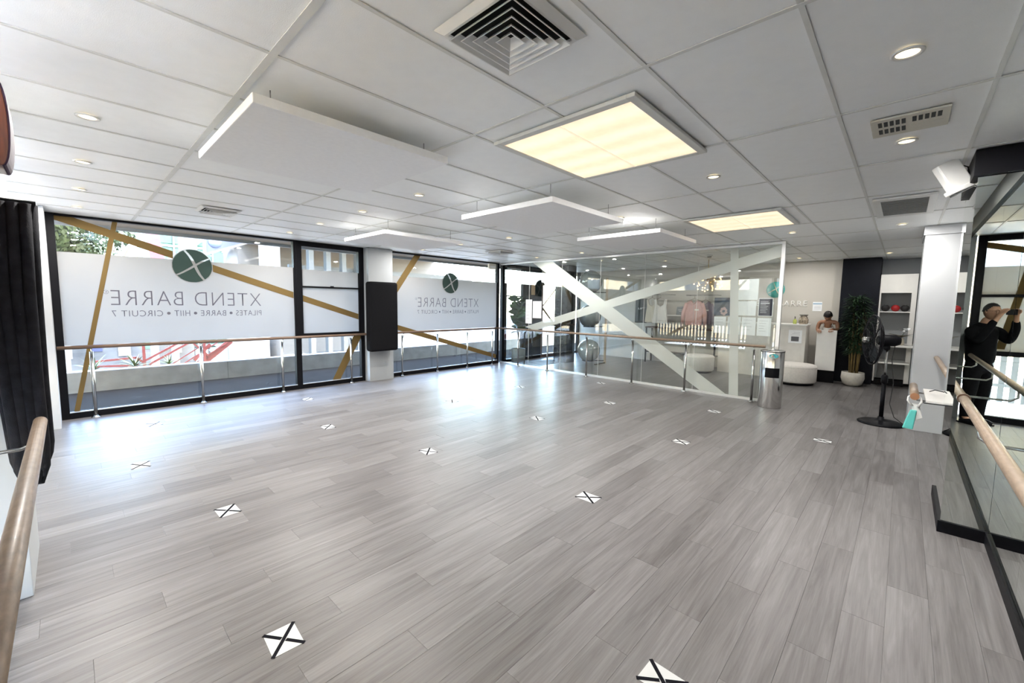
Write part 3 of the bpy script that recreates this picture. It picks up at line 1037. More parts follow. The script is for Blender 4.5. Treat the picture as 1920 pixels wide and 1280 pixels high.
# ---- hung acoustic panels
M_ACOU = mat('white acoustic panel', (0.90, 0.90, 0.90), 0.75, var=0.02, vscale=30, bump=0.1, bscale=400)
for (x0, x1, y0, y1, lab) in [(0.684, 1.90, 2.427, 3.655, 'white acoustic panel hung between the round downlights and square diffuser'),
                              (3.02, 4.30, 2.36, 3.62, 'white acoustic panel hung between the two light boxes'),
                              (2.95, 4.27, 5.12, 6.30, 'white acoustic panel hung in front of the window pillar'),
                              (5.10, 6.32, 2.28, 3.52, 'white acoustic panel hung close to the glass partition')]:
    zb = CEIL - (0.137 if x0 < 1 else 0.20)
    t = thing('acoustic_panel', lab, 'ceiling panel', ((x0 + x1) / 2, (y0 + y1) / 2, zb))
    w, h = (x1 - x0) / 2, (y1 - y0) / 2
    part('slab', MB().box(-w, w, -h, h, 0, 0.05), M_ACOU, t, bevel=0.004)
    for sx in (-1, 1):
        for sy in (-1, 1):
            q = (sx * (w - 0.12), sy * (h - 0.12))
            part('hanger', MB().tube([(q[0], q[1], 0.05), (q[0], q[1], CEIL - zb)], 0.003, 8), M_STEEL, t)

# ---- square ceiling diffuser: nested square cones
def square_diffuser(name, label, cx, cy_, half):
    t = thing(name, label, 'vent', (cx, cy_, CEIL))

    def ring(a, za, b, zb, th=0.006):
        mb = MB()
        vs = []
        for (h_, z) in ((a, za), (b, zb)):
            vs += [(-h_, -h_, z), (h_, -h_, z), (h_, h_, z), (-h_, h_, z)]
        for (h_, z) in ((a - th, za), (b - th, zb)):
            vs += [(-h_, -h_, z), (h_, -h_, z), (h_, h_, z), (-h_, h_, z)]
        fs = []
        for k in range(4):
            k2 = (k + 1) % 4
            fs += [(k, k2, 4 + k2, 4 + k), (8 + k2, 8 + k, 12 + k, 12 + k2), (k2, k, 8 + k, 8 + k2), (4 + k, 4 + k2, 12 + k2, 12 + k)]
        return mb.add(vs, fs)
    s = half
    part('flange', ring(s, -0.004, s * 0.86, -0.03 * s / 0.3, s * 0.05), M_PLAST, t)
    part('throat_shade', MB().box(-s * 0.86, s * 0.86, -s * 0.86, s * 0.86, -0.002, -0.0005), M_DARK, t)  # thin dark sheet; the duct's shade is put into its colour
    for k in range(5):
        a = s * (0.80 - 0.15 * k)
        part('louvre', ring(a, -0.055 * s / 0.3, a - s * 0.12, -0.012, 0.005), M_PLAST, t)
    return t


square_diffuser('ceiling_diffuser', 'square ceiling diffuser with nested louvres beside the larger light box', 1.315, 1.265, 0.225)
square_diffuser('ceiling_diffuser', 'small ceiling diffuser near window lettering above the street windows', 1.36, 6.35, 0.21)
square_diffuser('ceiling_diffuser', 'small ceiling diffuser near the corner of windows and partition', 6.42, 6.40, 0.24)

# ---- ivory supply grille and return grille
t = thing('supply_grille', 'ivory rectangular air grille with small square openings', 'vent', (3.50, 0.06, CEIL))
part('plate', MB().box(-0.16, 0.16, -0.17, 0.17, -0.012, -0.0005), M_VENT, t, bevel=0.003)
for j, xx in ((0, -0.075), (1, 0.055)):
    for k in range(5):
        for sgn in (-1, 1):
            if sgn == -1 and j == 1:
                continue
            yy = sgn * 0.075 + (k - 2) * 0.026
            part('opening_shade', MB().box(xx - 0.042, xx + 0.042, yy - 0.009, yy + 0.009, -0.0135, -0.0118), M_DARK, t)  # solid dark patches; shade of the holes is put into the colour
part('blanking_plate', MB().box(0.02, 0.10, -0.145, -0.01, -0.014, -0.012), M_VENT, t)
t = thing('return_grille', 'grey meshed return air grille in a white frame', 'vent', (6.25, 0.08, CEIL))
for (a, b, c, d) in ((-0.55, 0.55, -0.24, -0.18), (-0.55, 0.55, 0.18, 0.24), (-0.55, -0.45, -0.18, 0.18), (0.45, 0.55, -0.18, 0.18)):
    part('frame_bar', MB().box(a, b, c, d, -0.02, -0.0005), M_PLAST, t, bevel=0.003)
part('mesh', MB().box(-0.45, 0.45, -0.18, 0.18, -0.012, -0.001), mat('grey filter mesh', (0.20, 0.20, 0.195), 0.8, var=0.15, vscale=200), t)
for k in range(14):
    x = -0.42 + k * 0.065
    part('slat', MB().box(x - 0.004, x + 0.004, -0.18, 0.18, -0.017, -0.012), mat('grey slat', (0.26, 0.26, 0.25), 0.6), t)

# ---- white outdoor style speaker on the mirrored pier
t = thing('ceiling_speaker', 'white wedge loudspeaker bracketed to the top of the mirrored pier', 'speaker', (4.66, -0.215, 2.645))
t.scale = (0.82, 0.82, 0.82)
c0 = Vector((0, 0, 0))
ax = Vector((0.05, -0.10, -0.16))
part('body', MB().bar(Vector((-0.05, 0.09, 0.16)), Vector((-0.02, -0.03, -0.07)), 0.17, 0.09, (0.6, 0.6, 0.5)), M_PLAST, t, bevel=0.012)
part('front_hood', MB().bar(Vector((-0.02, -0.025, -0.06)), Vector((-0.015, -0.045, -0.10)), 0.20, 0.12, (0.6, 0.6, 0.5)), M_PLAST, t, bevel=0.012)
part('lens', MB().bar(Vector((-0.0185, -0.04, -0.098)), Vector((-0.0155, -0.048, -0.112)), 0.15, 0.08, (0.6, 0.6, 0.5)), mat('grey lens', (0.12, 0.12, 0.12), 0.4), t)
part('bracket', MB().tube([(0.03, -0.02, 0.05), (0.06, -0.06, 0.07), (0.06, -0.085, 0.04)], 0.012, 8), M_BLACK, t)
part('cable', MB().tube([(0.0, 0.02, 0.10), (0.05, -0.02, 0.15), (0.08, -0.07, 0.13), (0.08, -0.085, 0.06)], 0.005, 8), M_BLACK, t)

# ---- steel bin with wipes slot
t = thing('waste_bin', 'tall polished steel bin with black slot and teal oval sticker', 'bin', (8.02, 1.55, 0))
R_ = 0.172
M_POL = mat('polished steel', (0.70, 0.69, 0.67), 0.13, metal=1.0, var=0.06, vscale=14, stretch=(20, 20, 0.1))
part('body', MB().lathe([(R_ - 0.004, 0), (R_, 0.01), (R_, 0.94), (R_ - 0.004, 0.955), (R_ - 0.03, 0.955)], 48), M_POL, t)
part('rim', MB().lathe([(R_ + 0.004, 0.935), (R_ + 0.004, 0.96), (R_ - 0.02, 0.965), (R_ - 0.02, 0.94), (R_ + 0.004, 0.935)], 48), M_STEEL, t)
part('lid', MB().lathe([(0.0005, 0.957), (R_ - 0.02, 0.957), (R_ - 0.02, 0.95)], 48), M_STEEL, t)
part('wipe_nozzle', MB().lathe([(0.02, 0.957), (0.02, 0.972), (0.006, 0.985), (0.0005, 1.0)], 16), M_PLAST, t)


def curved_patch(r, a0, a1, z0, z1, t_, oval=False, n=14):
    mb = MB()
    if oval:
        m = 28
        vs = []
        for rr in (r, r + t_):
            for k in range(m):
                th = 2 * PI * k / m
                a = (a0 + a1) / 2 + (a1 - a0) / 2 * math.cos(th)
                vs.append((rr * math.cos(a), rr * math.sin(a), (z0 + z1) / 2 + (z1 - z0) / 2 * math.sin(th)))
        fs = [tuple(range(m, 2 * m))] + [(k, (k + 1) % m, m + (k + 1) % m, m + k) for k in range(m)]
        return mb.add(vs, fs)
    vs = []
    for i in range(n + 1):
        a = a0 + (a1 - a0) * i / n
        for rr in (r, r + t_):
            for z in (z0, z1):
                vs.append((rr * math.cos(a), rr * math.sin(a), z))
    fs = []
    for i in range(n):
        b = i * 4
        fs += [(b + 2, b + 6, b + 7, b + 3), (b + 1, b + 3, b + 7, b + 5), (b, b + 4, b + 6, b + 2)]
    fs += [(0, 2, 3, 1), (n * 4, n * 4 + 1, n * 4 + 3, n * 4 + 2)]
    return mb.add(vs, fs)


fa = math.atan2(-1.55, -8.02)
part('slot_flap', curved_patch(R_, fa - 0.60 + 0.06, fa + 0.60 + 0.06, 0.52, 0.68, 0.008), M_BLACK, t)
part('sticker', curved_patch(R_ + 0.001, fa - 0.38 + 0.12, fa + 0.38 + 0.12, 0.845, 0.915, 0.0015, True), mat('turquoise sticker', (0.05, 0.36, 0.40), 0.4), t)

# ---- pedestal fan
t = thing('pedestal_fan', 'black pedestal fan with wire cage beside the white pier', 'fan', (8.08, 0.14, 0))
part('base', MB().lathe([(0.265, 0), (0.27, 0.012), (0.24, 0.03), (0.12, 0.05), (0.04, 0.065), (0.035, 0.10), (0.0005, 0.10)], 40), M_BLACK, t)
part('lower_pole', MB().cyl((0, 0, 0.08), (0, 0, 0.66), 0.026, n=16), M_BLACK, t)
part('clamp_collar', MB().lathe([(0.034, 0.60), (0.040, 0.61), (0.040, 0.70), (0.030, 0.72), (0.020, 0.72)], 20), M_BLACK, t)
part('upper_pole', MB().cyl((0, 0, 0.70), (0, 0, 1.10), 0.014, n=14), M_STEEL, t)
hd = Vector((-0.02, 0.16, 1.22))          # cage centre
axd = Vector((-0.30, 0.954, 0.0)).normalized()   # blowing direction
sx_ = Vector((0, 0, 1)).cross(axd).normalized()
sz_ = Vector((0, 0, 1))
RF = 0.36


def on(a, r, d):
    return hd + axd * d + (sx_ * math.cos(a) + sz_ * math.sin(a)) * r


cage = MB()
for d, r in ((0.0, RF), (0.015, RF), (0.06, RF * 0.72), (0.085, RF * 0.45), (-0.05, RF * 0.72), (-0.075, RF * 0.45)):
    cage.tube([on(2 * PI * k / 40, r, d) for k in range(41)], 0.004 if r < RF else 0.006, 6, caps=False)
for k in range(36):
    a = 2 * PI * k / 36
    cage.tube([on(a, 0.08, 0.10), on(a, RF * 0.45, 0.085), on(a, RF * 0.72, 0.06), on(a, RF, 0.012)], 0.0018, 5)
    cage.tube([on(a, 0.08, -0.09), on(a, RF * 0.45, -0.075), on(a, RF * 0.72, -0.05), on(a, RF, 0.0)], 0.0018, 5)
part('cage', cage, M_BLACK, t)
for k in range(3):
    a0 = 2 * PI * k / 3 + 0.6
    mb = MB()
    vs = [on(a0 - 0.25, 0.05, 0.015), on(a0 + 0.2, 0.05, -0.015), on(a0 + 0.55, RF * 0.62, -0.03), on(a0 + 0.50, RF * 0.9, -0.02), on(a0 + 0.0, RF * 0.92, 0.015), on(a0 - 0.25, RF * 0.55, 0.03)]
    mb.prism(vs, axd * 0.004)
    part('blade', mb, M_BLACK, t)
part('hub', MB().tube([hd + axd * 0.125, hd + axd * 0.11, hd + axd * 0.04], [0.028, 0.045, 0.045], 20), M_STEEL, t)
part('motor', MB().tube([hd - axd * 0.05, hd - axd * 0.09, hd - axd * 0.24, hd - axd * 0.30, hd - axd * 0.31], [0.06, 0.085, 0.085, 0.06, 0.01], 24), M_BLACK, t)
part('tilt_knuckle', MB().tube([(0, 0, 1.08), (0.005, 0.005, 1.12), hd - axd * 0.15 + Vector((0, 0, -0.07))], [0.03, 0.04, 0.03], 14), M_BLACK, t)
part('power_cord', MB().tube([hd - axd * 0.25 + Vector((0, 0, -0.08)), Vector((0.02, -0.06, 0.95)), Vector((0.03, -0.10, 0.6)), Vector((0.0, -0.08, 0.3)), Vector((-0.02, -0.14, 0.12)), Vector((0.0, -0.25, 0.03))], 0.005, 8), M_RUBBER, t)

# ================================================================== RECEPTION THINGS
# ---- notices stuck on the partition
M_INKP = mat('grey print', (0.35, 0.36, 0.38), 0.6)
M_NAVYP = mat('dark navy poster', (0.018, 0.016, 0.035), 0.4)


def notice(label, va, vb, za, zb, m=M_PAPER, u=UP + 0.008, lines=0, lm=None, border=0.0, title=False, name='paper_notice'):
    t = thing(name, label, 'notice', (u, (va + vb) / 2, za))
    w, h = (va - vb) / 2, zb - za
    if border:
        part('border', MB().box(0.0006, 0.0014, -w, w, 0, h), M_PAPER, t)
        part('sheet', MB().box(-0.0008, 0.0006, -w + border, w - border, border, h - border), m, t)
    else:
        part('sheet', MB().box(0, 0.0012, -w, w, 0, h), m, t)
    for k in range(lines):
        z = h - border - 0.05 - k * (h - 0.09 - border) / max(1, lines)
        ln = w * random.uniform(0.45, 0.8)
        th = 0.006 if title and k == 1 else 0.0022
        part('print_line', MB().box(-0.0014, -0.0009, w * 0.72 - 2 * ln * 0.8, w * 0.72, z - th, z + th), lm or M_INKP, t)
    return t


uo = UP - 0.0105
notice('narrow white notice on the partition beside the potted fig', 7.34, 7.12, 1.16, 1.79, u=uo, lines=6)
notice('white notice on the partition next to the narrow notice', 7.09, 6.80, 1.31, 1.75, u=uo, lines=5)
notice('large blank white sheet on the partition, topmost of the notices', 2.22, 1.90, 1.80, 2.17, lines=0)
notice('wide white sheet on the partition under the large blank sheet', 2.22, 1.92, 1.52, 1.78, lines=0)
notice('white sheet on the partition under the dark framed photograph', 2.61, 2.40, 1.18, 1.49, lines=4)
notice('second white sheet in the row of four on the partition', 2.37, 2.15, 1.17, 1.49, lines=3)
notice('third white sheet in the row of four on the partition', 2.135, 1.91, 1.17, 1.49, lines=4)
notice('white sheet on the partition under the navy notice', 1.885, 1.67, 1.17, 1.485, lines=5)
notice('navy notice with white print and white border on the partition', 1.885, 1.66, 1.515, 1.83, M_NAVYP, lines=8, lm=M_PAPER, border=0.01, title=True, name='poster')
t = thing('poster', 'dark blue framed photograph of flowers on the partition glass', 'poster', (UP + 0.008, 2.48, 1.51))
part('sheet', MB().box(0, 0.0015, -0.14, 0.14, 0, 0.33), mat('slate blue photo', (0.05, 0.075, 0.12), 0.4, var=0.5, vscale=8), t)
for k in range(7):
    a = k * 0.9
    part('flower_print', MB().lathe([(0.0005, 0), (0.022 + 0.004 * (k % 3), 0), (0.022, 0.0004)], 12), mat('pale pink print', (0.42, 0.30, 0.30), 0.5), t,
         (-0.0008, -0.03 + 0.045 * math.cos(a), 0.08 + 0.05 * math.sin(a)), (0, -PI / 2, 0))

# ---- reception desk, its top things, gate
M_DESKF = mat('desk pale stone', (0.66, 0.64, 0.60), 0.45, var=0.05)
dk = thing('reception_desk', 'white reception desk with a raised counter behind the round ottoman', 'desk', (11.5, 2.5, 0))
part('front_panel', MB().box(0, 0.04, -0.90, 0.95, 0.0, 1.26), M_DESKF, dk, bevel=0.003)
part('side_panel', MB().box(0.04, 0.5, -0.90, -0.86, 0.0, 1.26), M_DESKF, dk)
part('side_panel', MB().box(0.04, 0.5, 0.91, 0.95, 0.0, 1.26), M_DESKF, dk)
part('counter_top', MB().box(-0.02, 0.52, -0.92, 0.97, 1.26, 1.30), M_LAM, dk, bevel=0.004)
t = thing('poster', 'small white sign with a dark photo on the reception desk front', 'poster', (11.497, 1.80, 0.86))
part('sheet', MB().box(-0.0015, 0, -0.13, 0.13, 0, 0.30), M_PAPER, t)
part('picture', MB().box(-0.0025, -0.0015, -0.075, 0.075, 0.04, 0.15), mat('dark grey photo', (0.10, 0.10, 0.11), 0.5, var=0.3, vscale=30), t)
for k in range(3):
    part('print_line', MB().box(-0.0025, -0.0015, -0.09, 0.09 - 0.03 * k, 0.18 + 0.03 * k, 0.186 + 0.03 * k), M_INKP, t)
t = thing('soap_bottle', 'small yellow-green pump bottle on the reception desk', 'bottle', (11.58, 1.84, 1.30))
part('bottle', MB().lathe([(0.034, 0), (0.036, 0.01), (0.036, 0.09), (0.012, 0.11), (0.012, 0.12)], 20), mat('lime soap', (0.46, 0.52, 0.12), 0.25), t)
part('pump', MB().tube([(0, 0, 0.12), (0, 0, 0.165), (-0.035, 0, 0.165)], 0.008, 8), M_BLACK, t)
t = thing('glass_jar', 'round jar of beige sachets on the end of reception desk', 'jar', (11.62, 1.68, 1.30))
part('jar', MB().lathe([(0.075, 0), (0.09, 0.02), (0.095, 0.10), (0.075, 0.16), (0.06, 0.18), (0.075, 0.20)], 28), mat('jar of sachets', (0.34, 0.28, 0.21), 0.2, var=0.6, vscale=24), t)
part('lid', MB().lathe([(0.08, 0.20), (0.085, 0.205), (0.085, 0.22), (0.0005, 0.225)], 28), mat('jar lid grey', (0.18, 0.17, 0.15), 0.4), t)
gt = thing('half_gate', 'white half door panel closing the gap beside the reception desk', 'gate', (11.62, 1.22, 0.0))
part('panel', MB().box(-0.03, 0.0, -0.175, 0.185, 0.28, 1.185), M_LAM, gt, bevel=0.003)
part('side_return', MB().box(0.0, 0.40, 0.165, 0.185, 0.10, 1.185), M_LAM, gt)
part('plinth', MB().box(0.04, 0.12, -0.165, 0.165, 0.0, 0.34), M_BLACK, gt)

# ---- ottomans
for (x, y, r, h, lab) in [(11.0, 1.70, 0.42, 0.44, 'round white ottoman in front of the reception desk'), (11.05, 3.76, 0.36, 0.44, 'round white ottoman under the clothes display behind the glass')]:
    t = thing('ottoman', lab, 'ottoman', (x, y, 0))
    part('seat', MB().lathe([(r - 0.03, 0.05), (r, 0.08), (r, h - 0.05), (r - 0.015, h - 0.015), (r - 0.06, h), (0.0005, h + 0.012)], 48), M_UPH, t)
    part('seam', MB().lathe([(r + 0.002, h - 0.055), (r + 0.004, h - 0.05), (r + 0.002, h - 0.045)], 48), M_UPH, t)
    part('plinth', MB().lathe([(r - 0.05, 0), (r - 0.05, 0.055)], 40), M_BLACK, t)

# ---- wall logo and lettering on the far wall
t = thing('wall_logo', 'round teal wall logo with a pale crossing curve', 'sign', (12.249, 2.40, 2.12))
part('disc', MB().lathe([(0.20, 0), (0.20, 0.012), (0.0005, 0.012)], 40), M_TEAL, t, (0, 0, 0), (0, -PI / 2, 0))
part('stroke', MB().tube([(-0.016, 0.16, -0.09), (-0.016, 0.02, 0.0), (-0.016, -0.06, 0.06), (-0.016, -0.18, 0.05)], [0.004, 0.014, 0.014, 0.004], 8), mat('pale gold stroke', (0.62, 0.60, 0.48), 0.4), t)
part('stroke', MB().tube([(-0.016, 0.05, 0.18), (-0.016, 0.0, 0.03), (-0.016, -0.05, -0.08), (-0.016, -0.14, -0.14)], [0.004, 0.014, 0.014, 0.004], 8), mat('pale gold stroke', (0.62, 0.60, 0.48)), t)
wt = put(text_mesh('XTEND BARRE', 1.38, 0.135, -0.004, space=1.1), mat('white raised letters', (0.88, 0.87, 0.84), 0.4), frame_u(12.236, 3.10, 1.71), 'wall_lettering')
md = wt.modifiers.new('depth', 'SOLIDIFY')
md.thickness = 0.013
md.offset = -1
tag(wt, 'raised white letters spelling the studio name on cream wall', 'sign')
t = thing('paper_notice', 'pale blue notice on the cream wall behind the woman', 'notice', (12.247, 1.52, 1.60))
part('sheet', MB().box(-0.0015, 0, -0.09, 0.09, 0, 0.22), M_PAPER, t)
part('header_band', MB().box(-0.0025, -0.0015, -0.085, 0.085, 0.16, 0.19), mat('pale blue band', (0.30, 0.45, 0.60), 0.5), t)
for k in range(3):
    part('print_line', MB().box(-0.0025, -0.0015, -0.07, 0.06, 0.05 + 0.03 * k, 0.056 + 0.03 * k), M_INKP, t)

# ---- clothes display on the far wall
def garment(name, label, u, vc, ztop, w, h, m, sleeves=False, neck=0.09):
    t = thing(name, label, 'clothing', (u, vc, ztop - h))
    if sleeves:
        pts = [(-w * 0.36, 0), (w * 0.36, 0), (w * 0.38, h * 0.75), (w * 0.30, h * 0.95), (neck, h), (0.03, h * 0.86), (-0.03, h * 0.86), (-neck, h), (-w * 0.30, h * 0.95), (-w * 0.38, h * 0.75)]
    else:
        pts = [(-w / 2, 0), (w / 2, 0), (w * 0.40, h * 0.55), (w * 0.36, h * 0.72), (w * 0.40, h), (w * 0.26, h), (w * 0.20, h * 0.78), (0.0, h * 0.70), (-w * 0.20, h * 0.78), (-w * 0.26, h), (-w * 0.40, h), (-w * 0.36, h * 0.72), (-w * 0.40, h * 0.55)]
    part('body', MB().prism([(0, y, z) for y, z in pts], (0.05, 0, 0)), m, t, bevel=0.012)
    if sleeves:
        for s in (-1, 1):
            part('sleeve', MB().tube([(0.025, s * w * 0.32, h * 0.90), (0.025, s * w * 0.46, h * 0.5), (0.025, s * w * 0.50, -0.04)], [0.055, 0.06, 0.042], 12), m, t)
        part('collar', MB().tube([(0.02, neck, h), (-0.005, neck * 0.5, h * 0.93), (-0.012, 0, h * 0.86), (-0.005, -neck * 0.5, h * 0.93), (0.02, -neck, h)], 0.016, 8), m, t)
        part('zip', MB().box(-0.003, 0.002, -0.004, 0.004, 0.01, h * 0.85), M_INKP, t)
        part('chest_print', MB().box(-0.003, 0.001, -w * 0.22, -w * 0.04, h * 0.60, h * 0.66), M_OFFW, t)
    part('hanger', MB().tube([(0.025, w * 0.33, h * 0.97), (0.025, 0, h + 0.06), (0.025, 0, h + 0.13)], 0.006, 6), M_OAK, t)
    part('hanger', MB().tube([(0.025, -w * 0.33, h * 0.97), (0.025, 0, h + 0.06)], 0.006, 6), M_OAK, t)
    return t


t = thing('garment_rail', 'steel garment rail fixed to the wall above white tank tops', 'rail', (12.25, 5.35, 2.0))
part('bar', MB().tube([(0, 0.36, 0.0), (-0.36, 0.36, 0.0), (-0.36, -0.42, 0.0), (0, -0.42, 0.0)], 0.011, 10), M_STEEL, t)
t = thing('garment_rail', 'steel garment rail fixed to the wall above pink jacket', 'rail', (12.25, 4.1, 1.98))
part('bar', MB().tube([(0, 0.38, 0.0), (-0.36, 0.38, 0.0), (-0.36, -0.42, 0.0), (0, -0.42, 0.0)], 0.011, 10), M_STEEL, t)
garment('tank_top', 'white tank top hanging foremost on the display rail', 11.84, 5.20, 1.86, 0.46, 0.70, M_OFFW)
garment('tank_top', 'cream tank top hanging half behind the white one', 11.92, 5.50, 1.86, 0.40, 0.68, mat('cream cotton', (0.60, 0.57, 0.48), 0.85))
garment('jacket', 'dusty pink zip jacket hanging on the display rail', 11.84, 4.24, 1.83, 0.62, 0.68, M_PINK, True)
garment('jacket', 'mauve grey jacket hanging behind the pink jacket', 11.94, 3.98, 1.80, 0.46, 0.62, mat('mauve grey cloth', (0.22, 0.19, 0.23), 0.85), True)
t = tag(part('shelf_board', MB().box(12.0, 12.249, 4.50, 5.05, 1.385, 1.42), M_LAM, None, bevel=0.003), 'white wall shelf board between the hanging clothes', 'shelf')
t = thing('display_box', 'small slate grey box with print on the white shelf', 'box', (12.12, 4.72, 1.42))
part('box', MB().prism([(0, -0.12, 0), (0, 0.12, 0), (0, 0.10, 0.24), (0, -0.12, 0.24)], (0.05, 0, 0)), mat('slate grey card', (0.13, 0.15, 0.17), 0.6), t, bevel=0.004)
part('print_line', MB().box(-0.002, 0.0, -0.08, 0.06, 0.14, 0.15), M_PAPER, t)
part('print_line', MB().box(-0.002, 0.0, -0.08, 0.03, 0.10, 0.107), M_PAPER, t)
dt = thing('display_table', 'black framed display table under the hanging clothes', 'table', (12.0, 4.55, 0))
part('top', MB().box(-0.22, 0.2, -0.95, 1.05, 1.02, 1.06), mat('dark walnut', (0.07, 0.04, 0.03), 0.4), dt, bevel=0.003)
for x in (-0.2, 0.18):
    for y in (-0.92, 1.02):
        part('leg', MB().box(x - 0.018, x + 0.018, y - 0.018, y + 0.018, 0, 1.02), M_BLACK, dt)
part('lower_rail', MB().box(-0.21, 0.19, -0.92, 1.02, 0.30, 0.33), M_BLACK, dt)
t = thing('wall_panel_sign', 'dark slate wall sign with pale letters left of tank tops', 'sign', (12.249, 5.95, 1.14))
part('board', MB().box(-0.02, 0, -0.16, 0.22, 0, 0.75), mat('dark slate board', (0.025, 0.035, 0.038), 0.5), t)
me = text_mesh('LIFT', 0.22, 0.05, -0.004)
me.transform(frame_u(-0.0215, 0.12, 0.42))
link('lettering', me, M_PAPER, t)
# dark open shelving below

# ---- chandelier
ch_ = thing('chandelier', 'starburst chandelier of small warm bulbs hanging over reception', 'chandelier', (10.5, 3.47, CEIL))
part('stem', MB().cyl((0, 0, -0.52), (0, 0, 0), 0.008, n=10), mat('brass', (0.55, 0.38, 0.14), 0.3, metal=1.0), ch_)
part('core', MB().sphere((0, 0, -0.54), 0.05, 16, 10), mat('brass', (0.55, 0.38, 0.14)), ch_)
M_BULB = mat('glowing bulb', (1, 0.9, 0.7), 0.4, emit=(1.0, 0.58, 0.20), estr=0.55)
bulb0 = MB().sphere((0, 0, 0), 0.017, 8, 6).mesh('bulb')
for k in range(46):
    z = 1 - 2 * (k + 0.5) / 46
    a = k * 2.39996
    r = math.sqrt(1 - z * z)
    d = Vector((r * math.cos(a) * 0.34, r * math.sin(a) * 0.34, z * 0.22)) * random.uniform(0.8, 1.05)
    part('arm', MB().cyl((0, 0, -0.54), d + Vector((0, 0, -0.54)), 0.003, n=5), mat('brass', (0.55, 0.38, 0.14)), ch_)
    link('bulb', bulb0, M_BULB, ch_, d + Vector((0, 0, -0.54)))
t = thing('smoke_detector', 'white dome smoke detector on the reception ceiling', 'detector', (9.64, 3.18, CEIL))
part('base', MB().lathe([(0.065, 0), (0.065, -0.02), (0.05, -0.024)], 24), M_PLAST, t)
part('dome', MB().lathe([(0.045, -0.024), (0.04, -0.05), (0.0005, -0.055)], 24), mat('grey dome', (0.35, 0.34, 0.32), 0.3), t)

# ---- gym balls on an upright rack
rk = thing('ball_rack', 'slim upright rack with three shelves of gym balls', 'rack', (10.22, 6.55, 0))
part('pole', MB().box(0.31, 0.36, -0.36, -0.31, 0, 2.45), mat('tan steel', (0.40, 0.32, 0.24), 0.5), rk)
part('foot', MB().box(-0.22, 0.34, -0.36, -0.33, 0, 0.03), M_BLACK, rk)
for z in (0.075, 1.055, 2.03):
    part('ball_ring', MB().tube([(0.17 * math.cos(2 * PI * k / 28), 0.17 * math.sin(2 * PI * k / 28), z) for k in range(29)], 0.01, 8), M_BLACK, rk)
    part('ring_arm', MB().bar((0.335, -0.335, z), (0.12, -0.12, z), 0.02, 0.02), M_BLACK, rk)
for z, lab in ((0.36, 'silver gym ball on the lowest shelf of the rack'), (1.34, 'silver gym ball on the middle shelf of the rack'), (2.315, 'silver gym ball on the top shelf of the rack')):
    t = thing('gym_ball', lab, 'ball', (10.22, 6.55, z - 0.30))
    part('ball', MB().sphere((0, 0, 0.31), 0.32, 36, 20), M_SILV, t)
    part('plug', MB().cyl((-0.318, 0, 0.33), (-0.322, 0, 0.33), 0.012, n=10), M_BLACK, t)
tag(part('door_mat', MB().box(8.85, 9.95, 7.15, 7.75, 0.0, 0.012), mat('dark coir', (0.05, 0.05, 0.055), 0.95, var=0.3, vscale=80, bump=0.5), None, bevel=0.004),
    'dark grey door mat inside the street entrance', 'mat')

# ---- plants
def leaf_mesh(L, Wd, fold=0.25, droop=0.25, n=5):
    mb = MB()
    vs, fs = [], []
    for i in range(n + 1):
        t_ = i / n
        w = Wd * math.sin(PI * (0.06 + 0.94 * t_) ** 0.8) * 0.5
        x = L * t_
        z = -droop * L * t_ * t_
        vs += [(x, -w, z + fold * w), (x, 0, z), (x, w, z + fold * w)]
    for i in range(n):
        for j in range(2):
            a = i * 3 + j
            fs.append((a, a + 1, a + 4, a + 3))
    mb.add(vs, fs, True)
    return mb.mesh('leaf')


fg = thing('potted_fig', 'fiddle-leaf fig in a grey pot behind the partition corner', 'plant', (8.80, 8.00, 0))
part('pot', MB().lathe([(0.16, 0), (0.19, 0.02), (0.205, 0.40), (0.19, 0.40), (0.185, 0.36), (0.0005, 0.36)], 32), M_POTG, fg)
part('soil', MB().lathe([(0.185, 0.355), (0.0005, 0.365)], 24), M_SOIL, fg)
trunk = [(0, 0, 0.36), (0.01, 0.0, 0.6), (-0.02, 0.03, 0.9), (-0.01, 0.02, 1.3), (0.0, 0.02, 1.78)]
part('trunk', MB().tube(trunk, [0.018, 0.016, 0.014, 0.011, 0.006], 10), M_BARK, fg)
part('branch', MB().tube([(0.0, 0.0, 0.55), (0.05, -0.08, 0.8), (0.08, -0.12, 1.05)], [0.013, 0.011, 0.008], 10), M_BARK, fg)
lf = [leaf_mesh(0.27, 0.19, 0.3, 0.2), leaf_mesh(0.22, 0.16, 0.3, 0.35)]
for k in range(58):
    h = 0.84 + 0.98 * (k / 58)
    a = k * 2.39996
    el = random.uniform(0.1, 1.1)
    c = Vector((-0.01, 0.02, h)) if k % 3 else Vector((0.07, -0.10, min(h, 1.15)))
    o = link('leaf', lf[k % 2], M_LEAF, fg, c, (random.uniform(-1.1, 1.1), -el, a))
    o.scale = (1.38 - 0.35 * abs(k / 58 - 0.45),) * 3

